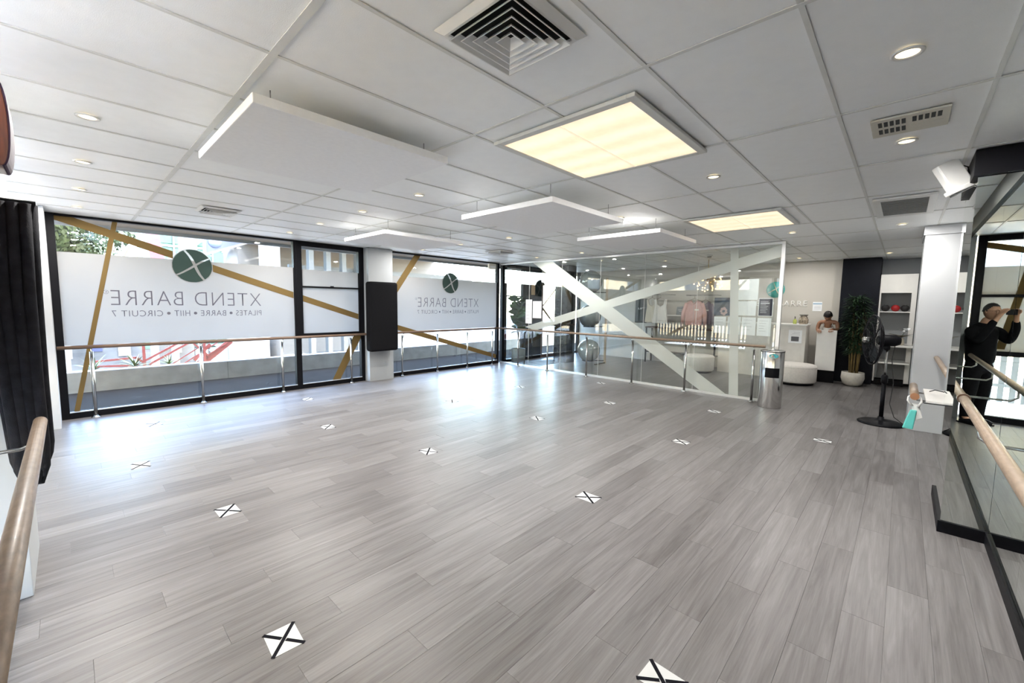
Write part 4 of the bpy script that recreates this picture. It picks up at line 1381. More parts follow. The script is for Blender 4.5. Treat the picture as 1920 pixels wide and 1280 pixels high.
bp_ = thing('potted_bamboo', 'tall bamboo palm in a stone bowl pot against navy pier', 'plant', (11.62, 0.72, 0))
part('pot', MB().lathe([(0.11, 0), (0.17, 0.05), (0.205, 0.17), (0.195, 0.30), (0.18, 0.30), (0.17, 0.26), (0.0005, 0.26)], 36), M_POTS, bp_)
part('soil', MB().lathe([(0.17, 0.255), (0.0005, 0.265)], 24), M_SOIL, bp_)
M_CANE = mat('bamboo cane', (0.20, 0.14, 0.05), 0.5, var=0.3)
tw = leaf_mesh(0.17, 0.028, 0.2, 0.4, 3)
for k in range(11):
    a = k * 2.39996
    r = 0.02 + 0.06 * math.sqrt(k / 11)
    top = random.uniform(1.25, 1.8)
    p0 = Vector((r * math.cos(a), r * math.sin(a), 0.26))
    p1 = Vector((r * 1.6 * math.cos(a), r * 1.6 * math.sin(a), 1.0))
    p2 = Vector((r * 2.2 * math.cos(a), r * 2.2 * math.sin(a), top))
    part('cane', MB().tube([p0, p1, p2], [0.011, 0.009, 0.004], 8), M_CANE, bp_)
fol = MB()
for k in range(2600):
    z = 0.72 + 1.22 * random.random() ** 0.85
    rr = 0.24 * (1 - abs(z - 1.35) * 0.7) * math.sqrt(random.random())
    a = random.uniform(0, 2 * PI)
    b = Vector((rr * math.cos(a), rr * math.sin(a) * 1.05, z))
    d = Vector((math.cos(a + random.uniform(-0.8, 0.8)), math.sin(a + random.uniform(-0.8, 0.8)), random.uniform(-0.7, 0.3))).normalized()
    s = d.cross(Vector((0, 0, 1))).normalized() * 0.013
    L_ = random.uniform(0.10, 0.19)
    fol.add([b, b + d * L_ * 0.4 + s, b + d * L_, b + d * L_ * 0.4 - s], [(0, 1, 2, 3)])
o = part('foliage', fol, M_LEAFD, bp_)
o['kind'] = 'stuff'

# ---- shelf unit behind the fan
su = thing('shelf_unit', 'tall white shelf unit with an open cubby beside the navy pier', 'shelving', (12.72, 0.15, 0))
part('side_panel', MB().box(-0.50, -0.005, 0.245, 0.27, 0.08, 2.42), M_LAM, su)
part('side_panel', MB().box(-0.50, -0.005, -0.32, -0.24, 0.08, 2.42), M_LAM, su)
part('upper_door', MB().box(-0.48, -0.46, -0.24, 0.245, 2.02, 2.42), M_LAM, su, bevel=0.002)
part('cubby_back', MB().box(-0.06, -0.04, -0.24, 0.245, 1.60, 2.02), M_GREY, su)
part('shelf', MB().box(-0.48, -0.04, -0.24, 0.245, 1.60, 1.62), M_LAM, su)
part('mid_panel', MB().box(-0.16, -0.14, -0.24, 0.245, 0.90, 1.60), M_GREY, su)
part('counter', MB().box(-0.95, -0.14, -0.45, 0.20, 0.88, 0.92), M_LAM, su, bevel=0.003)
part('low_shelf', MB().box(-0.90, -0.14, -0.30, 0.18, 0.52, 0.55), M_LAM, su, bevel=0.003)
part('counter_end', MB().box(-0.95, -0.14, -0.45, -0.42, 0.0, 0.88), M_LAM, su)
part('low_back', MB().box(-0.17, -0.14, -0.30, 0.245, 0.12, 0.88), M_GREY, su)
part('plinth', MB().box(-0.48, -0.02, -0.24, 0.26, 0, 0.10), M_BLACK, su)
M_REDC = mat('red rubber', (0.36, 0.012, 0.014), 0.6)
for y, m, lab in ((0.31, M_RUBBER, 'black exercise ball in the open cubby next to navy pier'), (0.145, M_REDC, 'red exercise ball in the open cubby'), (-0.005, M_RUBBER, 'black exercise ball in the cubby behind red one')):
    t = thing('exercise_ball', lab, 'ball', (12.40, y, 1.62))
    part('ball', MB().sphere((0, 0, 0.073), 0.073, 24, 16), m, t)
    part('valve', MB().cyl((0, 0, 0.144), (0, 0, 0.148), 0.010, n=10), M_PLAST, t)
vs_ = thing('flower_vase', 'white orchid with broad dark leaves in a small vase', 'plant', (11.95, 0.02, 0.92))
part('vase', MB().lathe([(0.05, 0), (0.07, 0.03), (0.06, 0.12), (0.05, 0.15), (0.04, 0.15), (0.0005, 0.12)], 20), mat('ivory ceramic', (0.62, 0.57, 0.46), 0.35), vs_)
ol = leaf_mesh(0.24, 0.09, 0.3, 0.35)
for k in range(7):
    link('leaf', ol, mat('bronze leaf', (0.06, 0.045, 0.02), 0.45, var=0.5), vs_, (0, 0, 0.15), (0, -0.5 - 0.1 * (k % 3), k * 0.9))
pt = leaf_mesh(0.08, 0.075, 0.2, 0.1)
for k in range(6):
    c = Vector((0.03 * math.cos(k), -0.06 + 0.04 * math.sin(2 * k), 0.26 + 0.03 * (k % 3)))
    link('petal', pt, M_PAPER, vs_, c, (0.5, -0.6, k * 1.05))
part('stem', MB().tube([(0, 0, 0.12), (0, -0.03, 0.22), (0.02, -0.06, 0.28)], 0.005, 6), M_LEAF, vs_)
# ================================================================== OUTDOORS
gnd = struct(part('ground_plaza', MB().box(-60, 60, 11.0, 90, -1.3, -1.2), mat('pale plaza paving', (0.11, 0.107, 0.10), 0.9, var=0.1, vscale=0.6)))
gl_ = struct(part('ground_left', MB().box(-60, -0.9, -40, 11.0, -0.25, -0.12), mat('pale bounce paving', (0.78, 0.77, 0.75), 0.9, var=0.08, vscale=0.6)))  # paleness chosen to bounce sunlight up onto the ceiling
ter = struct(part('ground_terrace', MB().box(-8, 16, 8.42, 10.8, -0.2, -0.05), M_ASPH))
roof = struct(part('roof_overhang', MB().box(-3.3, 16, 8.5, 10.0, 2.90, 3.25), M_SOFF))
struct(part('roof_shade_slab', MB().box(-3.3, 16, -3.0, 8.5, CEIL + 0.21, 3.25), M_CONC))  # unseen; stretched past the side windows to shade the floor inside
part('fascia', MB().box(-3.3, 16, 10.0, 10.06, 2.84, 3.30), M_GREY, roof)
struct(part('wall_outer_back', MB().box(-1.2, 13.1, -1.0, -0.76, -0.2, 3.0), M_CONC))
struct(part('wall_outer_right', MB().box(12.95, 13.2, -1.0, 8.5, -0.2, 3.0), M_CONC))
pp = thing('parapet', 'low raw concrete parapet along the terrace', 'parapet', (0, 10.8, 0))
part('wall', MB().box(-8, 16, 0, 0.2, -0.2, 0.33), M_CONC, pp, bevel=0.01)
for x in (2.35, 5.6, 8.8):
    part('joint', MB().box(x - 0.004, x + 0.004, -0.003, 0.0, -0.05, 0.32), mat('dark joint', (0.12, 0.12, 0.12), 0.9), pp)


# trees beyond
def tree(name, label, x, y, z0, h, r, seed, m=M_LEAFY):
    rnd = random.Random(seed)
    t = thing(name, label, 'tree', (x, y, z0), 0)
    part('trunk', MB().tube([(0, 0, 0), (0.1, 0, h * 0.4), (0, 0.1, h * 0.75)], [0.25, 0.2, 0.1], 10), M_BARK, t)
    for k in range(4):
        a = k * 1.7
        part('branch', MB().tube([(0.05, 0, h * 0.4), (r * 0.4 * math.cos(a), r * 0.4 * math.sin(a), h * 0.62), (r * 0.7 * math.cos(a), r * 0.7 * math.sin(a), h * 0.8)], [0.12, 0.08, 0.04], 8), M_BARK, t)
    mb = MB()
    blobs = [(rnd.uniform(-1, 1) * r * 0.7, rnd.uniform(-1, 1) * r * 0.6, h * 0.65 + rnd.uniform(-0.35, 0.35) * h, r * rnd.uniform(0.3, 0.5)) for _ in range(16)]
    for (bx, by, bz, br) in blobs:
        for _ in range(480):
            d = Vector((rnd.gauss(0, 1), rnd.gauss(0, 1), rnd.gauss(0, 1))).normalized()
            c = Vector((bx, by, bz)) + d * br * rnd.uniform(0.75, 1.05)
            e1 = d.cross(Vector((rnd.gauss(0, 1), rnd.gauss(0, 1), rnd.gauss(0, 1)))).normalized()
            e2 = (d.cross(e1) + d * rnd.uniform(-0.5, 0.5)).normalized()
            s = rnd.uniform(0.09, 0.17)
            mb.add([c - e1 * s, c + e2 * s * 0.6, c + e1 * s, c - e2 * s * 0.6], [(0, 1, 2, 3)])
    o = part('crown', mb, m, t)
    o['kind'] = 'stuff'
    return t


tree('leafy_tree', 'broad tree with yellow-green crown beyond the parapet by the corner', -1.7, 33, -1.2, 7.2, 3.2, 3)
tree('leafy_tree', 'dense olive green tree beside the flagpole beyond the parapet', 2.0, 44, -1.2, 8.6, 2.2, 5, mat('olive leaves', (0.045, 0.062, 0.025), 0.6, var=0.45, vscale=0.6))
tree('leafy_tree', 'darker tree standing behind the broad yellow-green tree', -7.5, 46, -1.2, 9.5, 4.2, 8, mat('dark tree leaves', (0.035, 0.055, 0.025), 0.6, var=0.5, vscale=0.6))
tree('leafy_tree', 'pale green tree standing in front of the glazed office', 7.0, 47, -1.2, 10.5, 2.5, 9)
# poles
t = thing('lamp_post', 'slim pale lamp post in front of the trees', 'lamp post', (2.86, 40, -1.2))
part('pole', MB().cyl((0, 0, 0), (0, 0, 8.5), 0.07, 0.05, 10), M_OUTW, t)
part('lamp_head', MB().box(-0.5, 0.5, -0.15, 0.15, 7.9, 8.1), M_OUTW, t)
t = thing('flagpole', 'white pole with a red pennant beside the glazed office', 'pole', (2.42, 25, -1.2))
part('pole', MB().cyl((0, 0, 0), (0, 0, 9), 0.05, n=10), M_OUTW, t)
part('pennant', MB().prism([(0.08, 0, 6.9), (0.42, 0, 6.9), (0.85, 0, 4.2), (0.3, 0, 4.2)], (0, 0.03, 0)), mat('faded crimson cloth', (0.12, 0.025, 0.035), 0.7), t)
# glazed office
ob = thing('office_building', 'glazed green office with white mullions behind the logo window', 'building', (3.0, 30, -1.2))
part('core', MB().box(0.4, 5.0, 0.5, 8, 0, 10), mat('green office core', (0.10, 0.20, 0.15), 0.8), ob)  # plain green body behind the panels
for i in range(5):
    for j in range(5):
        part('glass_panel', MB().box(0.45 + i * 0.9, 1.25 + i * 0.9, 0.42, 0.48, 0.3 + j * 1.9, 2.0 + j * 1.9), M_GLGREEN, ob)
for i in range(6):
    part('mullion', MB().box(0.36 + i * 0.9, 0.44 + i * 0.9, 0.34, 0.5, 0, 10), M_OUTW, ob)
for j in range(6):
    part('transom', MB().box(0.36, 5.0, 0.36, 0.5, 0.1 + j * 1.9, 0.2 + j * 1.9), M_OUTW, ob)
part('brace', MB().bar((0.5, 0.25, 4.6), (4.8, 0.25, 8.2), 0.12, 0.2), M_OUTW, ob)
part('edge_fin', MB().prism([(-0.35, 0.2, 10), (0.15, 0.2, 10), (0.45, 0.2, 3.5), (0.15, 0.2, 3.5)], (0, 0.3, 0)), M_OUTW, ob)
# blue sign
t = thing('blue_banner', 'blue hanging banner with white lower edge across the plaza', 'sign', (3.75, 19.9, 3.3))
part('cloth', MB().prism([(0.05, 0, 0.14), (1.75, 0, 0.84), (1.75, 0, 1.5), (0.05, 0, 1.5)], (0, 0.05, 0)), M_BLUE, t)
part('edge_strip', MB().bar((0.0, -0.02, 0.11), (1.8, -0.02, 0.86), 0.06, 0.07), M_OUTW, t)
part('edge_strip', MB().bar((0.02, -0.02, 0.1), (0.02, -0.02, 1.5), 0.05, 0.05), M_OUTW, t)
part('mast', MB().cyl((0.0, 0.04, -4.5), (0.0, 0.04, 1.55), 0.04, n=10), M_OUTW, t)
part('emblem', MB().lathe([(0.22, 0), (0.22, 0.01), (0.0005, 0.01)], 24), mat('pale blue emblem', (0.08, 0.10, 0.16), 0.5), t, (0.35, -0.02, 0.62), (PI / 2, 0, 0))
t = thing('white_kiosk_sign', 'white signboard standing beside the blue banner', 'sign', (3.3, 20.2, -1.2))
part('board', MB().box(-0.28, 0.28, 0, 0.15, 4.6, 6.0), M_OUTW, t)
part('post', MB().cyl((0, 0.08, 0), (0, 0.08, 4.6), 0.06, n=10), M_OUTW, t)
# neighbouring building with soffit, white columns, piers
nb = thing('plaza_building', 'neighbouring building with beige soffit and grey piers', 'building', (5.65, 15.5, -1.2))
part('soffit_slab', MB().box(0.2, 12, 0.5, 9, 5.75, 6.4), M_SOFF, nb)
part('back_wall', MB().box(0.2, 12, 8.6, 9, 0, 5.75), mat('taupe render', (0.10, 0.09, 0.08), 0.8), nb)
for k in range(6):
    part('pier', MB().box(1.45 + k * 0.9, 1.65 + k * 0.9, 3.0 + 0.4 * k, 3.3 + 0.4 * k, 0, 5.75), mat('grey pier', (0.06, 0.06, 0.058), 0.7), nb)
part('rail_beam', MB().box(1.2, 12, 4.6, 4.8, 4.2, 4.5), mat('grey pier', (0.06, 0.06, 0.058)), nb)
for x, y, r, lab in ((5.20, 18.0, 0.12, 'slim white column in front of neighbouring building'), (5.55, 18.0, 0.26, 'stout white column in front of neighbouring building'), (4.75, 20.5, 0.25, 'grey-white column standing under the blue banner')):
    t = thing('column', lab, 'column', (x, y, -1.2))
    part('shaft', MB().cyl((0, 0, 0), (0, 0, 5.7), r, n=24), M_OUTW, t)
    part('capital', MB().lathe([(r, 5.7), (r * 1.25, 5.72), (r * 1.25, 5.78)], 24), M_OUTW, t)
for x, lab in ((1.80, 'narrow white column behind the red stair'), (2.30, 'wide white column behind the red stair'), (-0.12, 'cream column at the planting bed')):
    t = thing('column', lab, 'column', (x, 17.0, -1.2))
    part('shaft', MB().box(-0.1, 0.1, 0, 0.2, 0, 4.0), M_OUTW, t, bevel=0.02)
    part('capital', MB().box(-0.13, 0.13, -0.03, 0.23, 4.0, 4.1), M_OUTW, t)
t = thing('white_wall', 'sunlit white garden wall beside the red stair', 'wall', (3.8, 17.2, -1.2))
part('wall', MB().box(0, 1.3, 0, 0.2, 0, 1.5), M_OUTW, t)
part('cap', MB().box(-0.02, 1.32, -0.02, 0.22, 1.5, 1.55), M_CONC, t)
part('foot_strip', MB().box(0, 1.3, -0.03, 0, 0, 0.5), M_CONC, t)  # concrete strip along the foot of the wall
t = thing('shopfront', 'dark shopfront with pale posters behind the red stair', 'building', (-2, 19.5, -1.2))
part('glass_front', MB().box(0, 5.2, 0, 0.1, 0, 2.6), mat('dark shop glass', (0.05, 0.055, 0.06), 0.2, var=0.5, vscale=1.2), t)
for k in range(7):
    part('poster', MB().box(0.3 + k * 0.7, 0.62 + k * 0.7, -0.02, 0, 0.9 + 0.2 * (k % 2), 2.0), (M_OUTW, M_GLGREEN, M_OUTW, M_BLUE)[k % 4], t)
part('fascia', MB().box(-0.1, 5.3, -0.2, 0.1, 2.6, 3.2), M_OUTW, t)
# red stair
rs = thing('red_stair', 'red steel stair with handrails rising behind the parapet', 'stair', (0.4, 15.0, -1.2))


def rb(p, q, w=0.05, h=0.05, nm='rail'):
    part(nm, MB().bar(p, q, w, h), M_RED, rs)


rb((0.0, 0, 1.25), (0.8, 0, 1.29))
rb((0.0, 0, 1.12), (0.85, 0, 1.08))
rb((0.8, 0, 1.29), (0.95, 0, 1.12))
rb((0.95, 0, 1.18), (1.9, 0, 1.75))
rb((1.05, 0, 1.08), (2.1, 0, 1.72))
for k in range(3):
    rb((1.2 + 0.28 * k, 0.05, 0.8), (2.4 + 0.28 * k, 0.05, 1.62), 0.03, 0.03)
rb((2.1, 0.1, 0.85), (3.0, 0.1, 1.62), 0.04, 0.16, 'stringer')
rb((0.95, 0, 0), (0.95, 0, 1.6), 0.06, 0.06, 'post')
rb((0.8, 0, 0), (0.8, 0, 1.3), 0.05, 0.05, 'post')
rb((2.3, 0, 0), (2.3, 0, 1.7), 0.06, 0.06, 'post')
for k in range(6):
    part('tread', MB().box(2.1 + 0.16 * k, 2.32 + 0.16 * k, 0.1, 0.9, 0.85 + 0.14 * k, 0.88 + 0.14 * k), M_CONC, rs)
rb((2.05, 0.02, 1.1), (2.45, 0.02, 1.55), 0.04, 0.08, 'brace')
rb((2.05, 0.02, 1.6), (2.4, 0.02, 1.2), 0.04, 0.05, 'brace')
# yuccas in a bed
bd = thing('planting_bed', 'raised bed of soil behind the parapet', 'planter', (0.35, 13.0, -1.2))
part('kerb', MB().box(-0.95, 1.8, -0.4, 0.4, 0, 0.95), M_CONC, bd)
part('soil', MB().box(-0.9, 1.75, -0.35, 0.35, 0.95, 1.0), M_SOIL, bd)
yl = leaf_mesh(0.55, 0.05, 0.3, 0.25, 4)
M_YUC = mat('yucca leaf', (0.045, 0.07, 0.015), 0.4, var=0.4, vscale=4)
for i, (x, y, lab) in enumerate(((-0.35, 13.0, 'spiky yucca nearest the cream column in the bed'), (0.32, 12.9, 'spiky yucca at the gold stripe in the bed'), (1.0, 13.05, 'spiky yucca beside the red handrail in the bed'), (1.62, 13.0, 'low yellow-green yucca under the red handrail'))):
    t = thing('yucca', lab, 'plant', (x, y, -0.2))
    part('stem', MB().cyl((0, 0, 0), (0, 0, 0.30), 0.04, n=8), M_BARK, t)
    for k in range(26):
        o = link('leaf', yl, M_YUC, t, (0, 0, 0.28), (0, -random.uniform(0.2, 1.35), k * 2.39996))
        o.scale = (random.uniform(0.55, 0.78) * (0.7 if i == 3 else 1.0),) * 3
# outside the left windows: pickets and a warm building
fn = thing('picket_fence', 'white picket fence outside the side windows', 'fence', (-3.2, 3.0, -0.12))
for z in (0.35, 0.95):
    part('rail', MB().box(-0.02, 0.02, -6, 7.5, z, z + 0.06), M_OUTW, fn)
for k in range(90):
    part('picket', MB().box(-0.035, -0.02, -6 + k * 0.15, -5.92 + k * 0.15, 0.05, 1.1), M_OUTW, fn)
sb = thing('side_building', 'warm ochre building facing the side windows', 'building', (-9.0, 3.0, -0.12))
part('wall', MB().box(-4, 0, -16, 16, 0, 7), mat('warm ochre render', (0.70, 0.52, 0.30), 0.8, var=0.06, vscale=0.5), sb)
for k in range(8):
    f = part('window_frame', MB().box(0, 0.05, -14 + k * 3.8, -12.2 + k * 3.8, 1.2, 3.6), M_OUTW, sb)
    part('pane', MB().box(0.05, 0.06, -13.9 + k * 3.8, -12.3 + k * 3.8, 1.3, 3.5), mat('dark pane', (0.08, 0.09, 0.10), 0.15), f)
part('parapet', MB().box(-4.1, 0.1, -16.1, 16.1, 7, 7.3), M_OUTW, sb)

# ================================================================== PEOPLE
def skinned(name, chains, m, parent, sub=2, root=0):
    """one continuous skin surface from joint chains: list of [(point, radius or (rx, ry)), ...]; equal points are joined"""
    vs, es, rad, idx = [], [], [], {}
    for chn in chains:
        prev = None
        for p, r in chn:
            key = tuple(round(c, 4) for c in p)
            if key not in idx:
                idx[key] = len(vs)
                vs.append(p)
                rad.append(r if isinstance(r, tuple) else (r, r))
            if prev is not None and prev != idx[key]:
                es.append((prev, idx[key]))
            prev = idx[key]
    me = bpy.data.meshes.new(name)
    me.from_pydata(vs, es, [])
    o = bpy.data.objects.new(name, me)
    COL.objects.link(o)
    md = o.modifiers.new('skin', 'SKIN')
    md.use_smooth_shade = True
    if not me.skin_vertices:
        bm = bmesh.new()
        bm.from_mesh(me)
        bm.verts.layers.skin.verify()
        bm.to_mesh(me)
        bm.free()
    for i, sv in enumerate(me.skin_vertices[0].data):
        sv.radius = rad[i]
        sv.use_root = (i == root)
    sd_ = o.modifiers.new('smooth', 'SUBSURF')
    sd_.levels = sub
    sd_.render_levels = sub
    dg = bpy.context.evaluated_depsgraph_get()
    dg.update()
    me2 = bpy.data.meshes.new_from_object(o.evaluated_get(dg))
    me2.name = name
    bpy.data.objects.remove(o)
    for p in me2.polygons:
        p.use_smooth = True
    me2.materials.clear()
    return link(name, me2, m, parent)


def head_mesh(r=0.105):
    """egg-shaped head facing +x with brow, eye sockets, nose, lips, chin and ears; crown up +z"""
    mb = MB()
    n, m = 40, 30
    vs, fs = [], []
    for i in range(m + 1):
        th = PI * i / m
        for k in range(n):
            a = 2 * PI * k / n - PI
            x, y, z = math.sin(th) * math.cos(a), math.sin(th) * math.sin(a), -math.cos(th)
            front = max(0, x)
            sx, sy, sz = 0.98, 0.76, 1.18
            if z < 0:
                sy *= 1 + 0.22 * z
                sx *= 1 + 0.10 * z
            px, py, pz = x * sx, y * sy, z * sz
            px += 0.13 * math.exp(-((y / 0.14) ** 2 + ((z + 0.12) / 0.17) ** 2)) * (x > 0) * (1.3 if z < -0.1 else 1)
            px -= 0.10 * (math.exp(-(((abs(y) - 0.33) / 0.17) ** 2 + ((z - 0.06) / 0.11) ** 2))) * (x > 0)
            px += 0.05 * math.exp(-((y / 0.22) ** 2 + ((z + 0.50) / 0.07) ** 2)) * (x > 0)
            px += 0.06 * math.exp(-((y / 0.2) ** 2 + ((z + 0.82) / 0.12) ** 2)) * (x > 0)
            px += 0.04 * math.exp(-((y / 0.5) ** 2 + ((z - 0.22) / 0.09) ** 2)) * (x > 0)
            vs.append((px * r, py * r, pz * r))
    for i in range(m):
        for k in range(n):
            k2 = (k + 1) % n
            fs.append((i * n + k, i * n + k2, (i + 1) * n + k2, (i + 1) * n + k))
    mb.add(vs, fs, True)
    for s in (-1, 1):
        mb.sphere((-0.08 * r, s * 0.79 * r, -0.02 * r), 0.27 * r, 12, 8, (0.6, 0.3, 1.0))
    return mb


def hair_mesh(r, low=-0.15, front=0.45, thick=1.07, bun=False):
    mb = MB()
    n, m = 40, 24
    vs, fs, ok = [], [], []
    for i in range(m + 1):
        th = PI * i / m
        for k in range(n):
            a = 2 * PI * k / n - PI
            x, y, z = math.sin(th) * math.cos(a), math.sin(th) * math.sin(a), -math.cos(th)
            j = 1 + 0.02 * math.sin(k * 5.0) * math.sin(i * 1.3)
            vs.append((x * 0.99 * r * thick * j - 0.02 * r, y * 0.80 * r * thick * j, z * 1.20 * r * thick * j))
            ok.append(z > (low if x < 0.1 else lerp(low, front, min(1, (x - 0.1) / 0.45))))
    for i in range(m):
        for k in range(n):
            k2 = (k + 1) % n
            f = (i * n + k, i * n + k2, (i + 1) * n + k2, (i + 1) * n + k)
            if all(ok[q] for q in f):
                fs.append(f)
    mb.add(vs, fs, True)
    if bun:
        mb.sphere((-1.0 * r, 0, 0.55 * r), 0.42 * r, 16, 10)
    return mb


def hand_chains(wrist, d, palm_n, side, L=0.185, curl=0.5, spread=0.10):
    """palm and five bent fingers as skin chains; d: pointing direction, palm_n: palm normal, side: thumb direction"""
    d, pn, sd3 = Vector(d).normalized(), Vector(palm_n).normalized(), Vector(side).normalized()
    W_ = Vector(wrist)
    pc = W_ + d * L * 0.22
    ch = []
    kn = W_ + d * L * 0.48
    for j, (o_, ln) in enumerate(((0.034, 0.40), (0.012, 0.45), (-0.010, 0.42), (-0.032, 0.33))):
        b = kn + sd3 * o_
        d1 = (d + sd3 * spread * (1.5 - j) * 0.5 + pn * curl * 0.4).normalized()
        d2 = (d + pn * curl * 1.4).normalized()
        d3 = (d * 0.6 + pn * curl * 2.4).normalized()
        p1 = b + d1 * L * ln * 0.48
        p2 = p1 + d2 * L * ln * 0.32
        p3 = p2 + d3 * L * ln * 0.26
        ch.append([(tuple(pc), 0.022), (tuple(b), 0.012), (tuple(p1), 0.009), (tuple(p2), 0.0085), (tuple(p3), 0.007)])
    tb = W_ + d * L * 0.2 + sd3 * 0.032
    ch.append([(tuple(pc), 0.022), (tuple(tb), 0.013), (tuple(tb + (d * 0.5 + sd3 * 0.8 + pn * 0.3).normalized() * 0.04), 0.010),
               (tuple(tb + (d * 0.5 + sd3 * 0.8 + pn * 0.3).normalized() * 0.04 + (d * 0.8 + sd3 * 0.2 + pn * 0.5).normalized() * 0.032), 0.008)])
    return [[(tuple(W_), 0.024), (tuple(pc), 0.022)]] + ch


# ---- photographer standing behind the camera, seen in the corner mirrors
F2 = Vector((fw.x, fw.y, 0)).normalized()
R2 = Vector((rt.x, rt.y, 0)).normalized()


def pw(f, r, z):
    p = F2 * f + R2 * r
    return (p.x, p.y, z)


man = thing('person', 'man in a black jacket and glasses photographing with a phone', 'person', (0, 0, 0))
PB = -0.36    # body line behind the lens
hipz, shz, nkz = 0.95, 1.42, 1.50
legs = []
body_ch = [[(pw(PB, 0, hipz), 0.085), (pw(PB, 0, 1.15), 0.085), (pw(PB - 0.01, 0, 1.33), 0.085), (pw(PB, 0, 1.43), 0.065), (pw(PB + 0.02, 0, 1.50), 0.052), (pw(PB + 0.05, 0, 1.58), 0.05)]]
arm_ch = []
for s in (-1, 1):
    body_ch.append([(pw(PB, 0, hipz), 0.085), (pw(PB, s * 0.09, 0.88), 0.075), (pw(PB + 0.01, s * 0.10, 0.50), 0.052), (pw(PB - 0.02, s * 0.10, 0.28), 0.045), (pw(PB - 0.02, s * 0.10, 0.09), 0.040), (pw(PB + 0.02, s * 0.10, 0.05), 0.038), (pw(PB + 0.13, s * 0.115, 0.035), 0.035)])
    arm = [(pw(PB - 0.01, 0, 1.33), 0.085), (pw(PB, s * 0.15, 1.40), 0.055), (pw(PB + 0.02, s * 0.20, 1.37), 0.048), (pw(PB + 0.15, s * 0.235, 1.22), 0.040), (pw(PB + 0.24, s * 0.19, 1.42), 0.038), (pw(-0.075, s * 0.125, 1.585), 0.027)]
    body_ch.append(arm)
    hc = hand_chains(pw(-0.075, s * 0.125, 1.585), Vector((F2.x * 0.35 - R2.x * s * 0.25, F2.y * 0.35 - R2.y * s * 0.25, 0.85)), (-s * R2.x * 0.7 + F2.x * 0.1, -s * R2.y * 0.7 + F2.y * 0.1, 0.0), -F2, L=0.16, curl=0.55)
    hc[0][0] = (pw(-0.075, s * 0.125, 1.585), 0.027)
    body_ch += hc
skinned('body', body_ch, M_SKIN, man)
HEADM = Vector(pw(PB + 0.09, 0.0, 1.655))
hm = head_mesh(0.098)
part('head', hm, M_SKIN, man, HEADM, (0, 0, math.atan2(F2.y, F2.x)))
part('hair', hair_mesh(0.098, -0.1, 0.55), M_HAIR, man, HEADM, (0, 0, math.atan2(F2.y, F2.x)))
gls = MB()
for s in (-1, 1):
    gls.tube([(0.098, s * 0.033 + 0.024 * math.cos(q), 0.008 + 0.017 * math.sin(q)) for q in [2 * PI * k / 20 for k in range(21)]], 0.0022, 6)
    gls.tube([(0.095, s * 0.057, 0.012), (0.0, s * 0.079, 0.010), (-0.02, s * 0.079, 0.0)], 0.002, 6)
gls.tube([(0.099, -0.01, 0.012), (0.103, 0, 0.014), (0.099, 0.01, 0.012)], 0.002, 6)
part('glasses', gls, M_BLACK, man, HEADM, (0, 0, math.atan2(F2.y, F2.x)))
jk = [[(pw(PB, 0, 0.86), (0.165, 0.165)), (pw(PB, 0, 1.0), (0.17, 0.17)), (pw(PB, 0, 1.15), (0.172, 0.172)), (pw(PB - 0.01, 0, 1.33), (0.165, 0.165)), (pw(PB, 0, 1.44), (0.11, 0.11)), (pw(PB + 0.01, 0, 1.50), 0.072)]]
for s in (-1, 1):
    jk.append([(pw(PB - 0.01, 0, 1.33), (0.165, 0.165)), (pw(PB, s * 0.14, 1.39), 0.095), (pw(PB + 0.02, s * 0.20, 1.37), 0.082), (pw(PB + 0.15, s * 0.235, 1.22), 0.062), (pw(PB + 0.24, s * 0.19, 1.42), 0.052), (pw(PB + 0.265, s * 0.145, 1.545), 0.042)])
skinned('jacket', jk, M_JACK, man)
tr = [[(pw(PB, 0, hipz), 0.14), (pw(PB, 0, 0.90), 0.14)]]
for s in (-1, 1):
    tr.append([(pw(PB, 0, 0.90), 0.14), (pw(PB, s * 0.09, 0.82), 0.11), (pw(PB + 0.01, s * 0.10, 0.50), 0.080), (pw(PB - 0.02, s * 0.10, 0.28), 0.072), (pw(PB - 0.02, s * 0.10, 0.08), 0.064)])
skinned('trousers', tr, M_TROU, man)
for s in (-1, 1):
    sh = MB()
    sh.sphere((0.04, 0, 0.035), 0.075, 16, 8, (1.75, 0.62, 0.62))
    sh.box(-0.09, 0.16, -0.042, 0.042, 0.0, 0.018)
    part('shoe', sh, M_BLACK, man, pw(PB + 0.0, s * 0.105, 0.0), (0, 0, math.atan2(F2.y, F2.x)))
ph = thing('phone', 'black phone held sideways in both hands of the photographer', 'phone', (pw(-0.03, 0, 0)[0], pw(-0.03, 0, 0)[1], CAMZ - 0.055), math.atan2(F2.y, F2.x))
part('body', MB().box(-0.0045, 0.0045, -0.078, 0.078, 0.0, 0.078), M_BLACK, ph, bevel=0.004)
part('screen', MB().box(-0.0055, -0.0045, -0.073, 0.073, 0.004, 0.074), mat('phone screen', (0.05, 0.05, 0.055), 0.1), ph)

# ---- woman leaning on the half gate
wm = thing('person', 'woman in a white camisole leaning over the white half gate', 'person', (0, 0, 0))
wc = 1.24


def wp_(x, y, z):
    return (11.93 + x, wc + y, z)


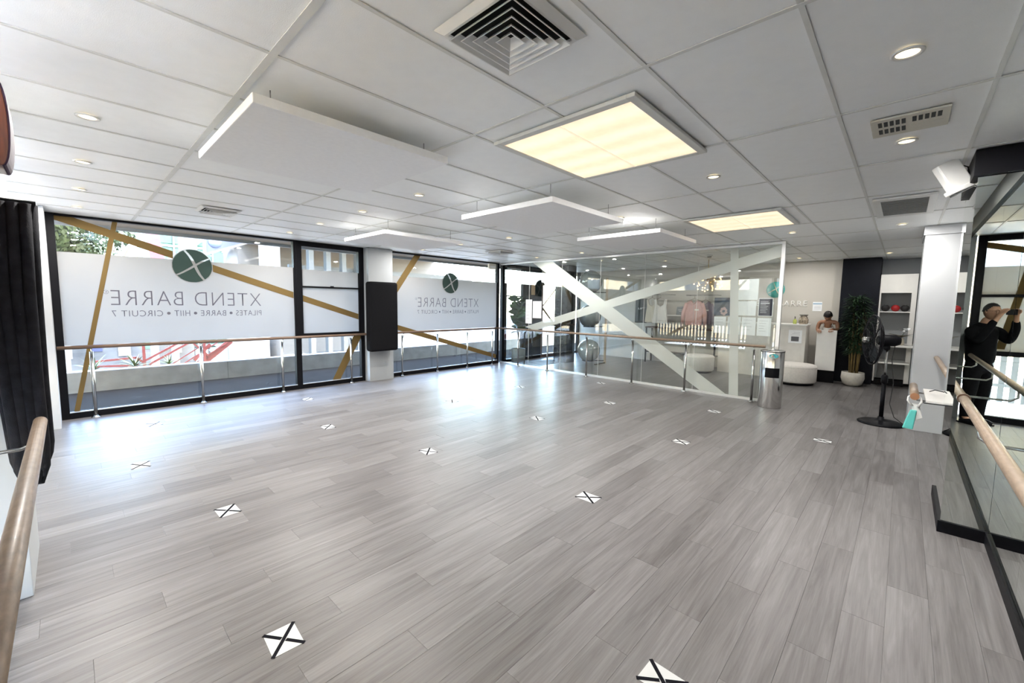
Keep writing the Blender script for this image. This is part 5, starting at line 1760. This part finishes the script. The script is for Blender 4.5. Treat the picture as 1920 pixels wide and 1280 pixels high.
torso = [[(wp_(0.06, 0, 0.93), 0.09), (wp_(0.02, 0, 1.08), 0.085), (wp_(-0.07, 0, 1.24), 0.088), (wp_(-0.13, 0, 1.355), 0.066), (wp_(-0.17, 0, 1.42), 0.045), (wp_(-0.20, 0, 1.47), 0.043)]]
for s in (-1, 1):
    torso.append([(wp_(0.06, 0, 0.93), 0.09), (wp_(0.07, s * 0.085, 0.84), 0.078), (wp_(0.04, s * 0.085, 0.47), 0.056), (wp_(0.08, s * 0.085, 0.25), 0.048), (wp_(0.09, s * 0.085, 0.08), 0.034), (wp_(0.06, s * 0.085, 0.045), 0.034), (wp_(-0.06, s * 0.09, 0.03), 0.03)])
    hnd = (wp_(-0.27, 0.145, 1.185) if s > 0 else wp_(-0.24, -0.10, 1.205))
    torso.append([(wp_(-0.13, 0, 1.355), 0.066), (wp_(-0.12, s * 0.13, 1.36), 0.052), (wp_(-0.12, s * 0.165, 1.33), 0.047), (wp_(-0.13, s * 0.185, 1.22), 0.038), (wp_(-0.17, s * 0.185, 1.165) if s > 0 else wp_(-0.16, s * 0.17, 1.19), 0.034), (hnd, 0.024)])
    hc = hand_chains(hnd, (-0.9, -0.15 * s, -0.25), (0.15, 0, -1), (0, -s, 0), L=0.16, curl=0.6)
    torso += hc
skinned('body', torso, M_SKIN2, wm)
hp = Vector(wp_(-0.245, 0.0, 1.50))
part('head', head_mesh(0.098), M_SKIN2, wm, hp, (0, math.radians(48), PI))
part('hair', hair_mesh(0.098, -0.35, 0.35, 1.08), M_HAIR, wm, hp, (0, math.radians(48), PI))
cam_ = [[(wp_(0.06, 0, 0.90), 0.125), (wp_(0.02, 0, 1.08), 0.118), (wp_(-0.06, 0, 1.22), 0.122), (wp_(-0.09, 0, 1.275), 0.105)]]
skinned('camisole', cam_, M_OFFW, wm)
for s in (-1, 1):
    part('strap', MB().tube([wp_(-0.155, s * 0.07, 1.26), wp_(-0.175, s * 0.085, 1.33), wp_(-0.14, s * 0.09, 1.40), wp_(-0.06, s * 0.08, 1.36)], 0.005, 6), M_OFFW, wm)
trw = [[(wp_(0.06, 0, 0.96), 0.13), (wp_(0.06, 0, 0.90), 0.13)]]
for s in (-1, 1):
    trw.append([(wp_(0.06, 0, 0.90), 0.13), (wp_(0.07, s * 0.085, 0.82), 0.096), (wp_(0.04, s * 0.085, 0.47), 0.066), (wp_(0.08, s * 0.085, 0.25), 0.057), (wp_(0.09, s * 0.085, 0.10), 0.045)])
skinned('leggings', trw, M_TROU, wm)
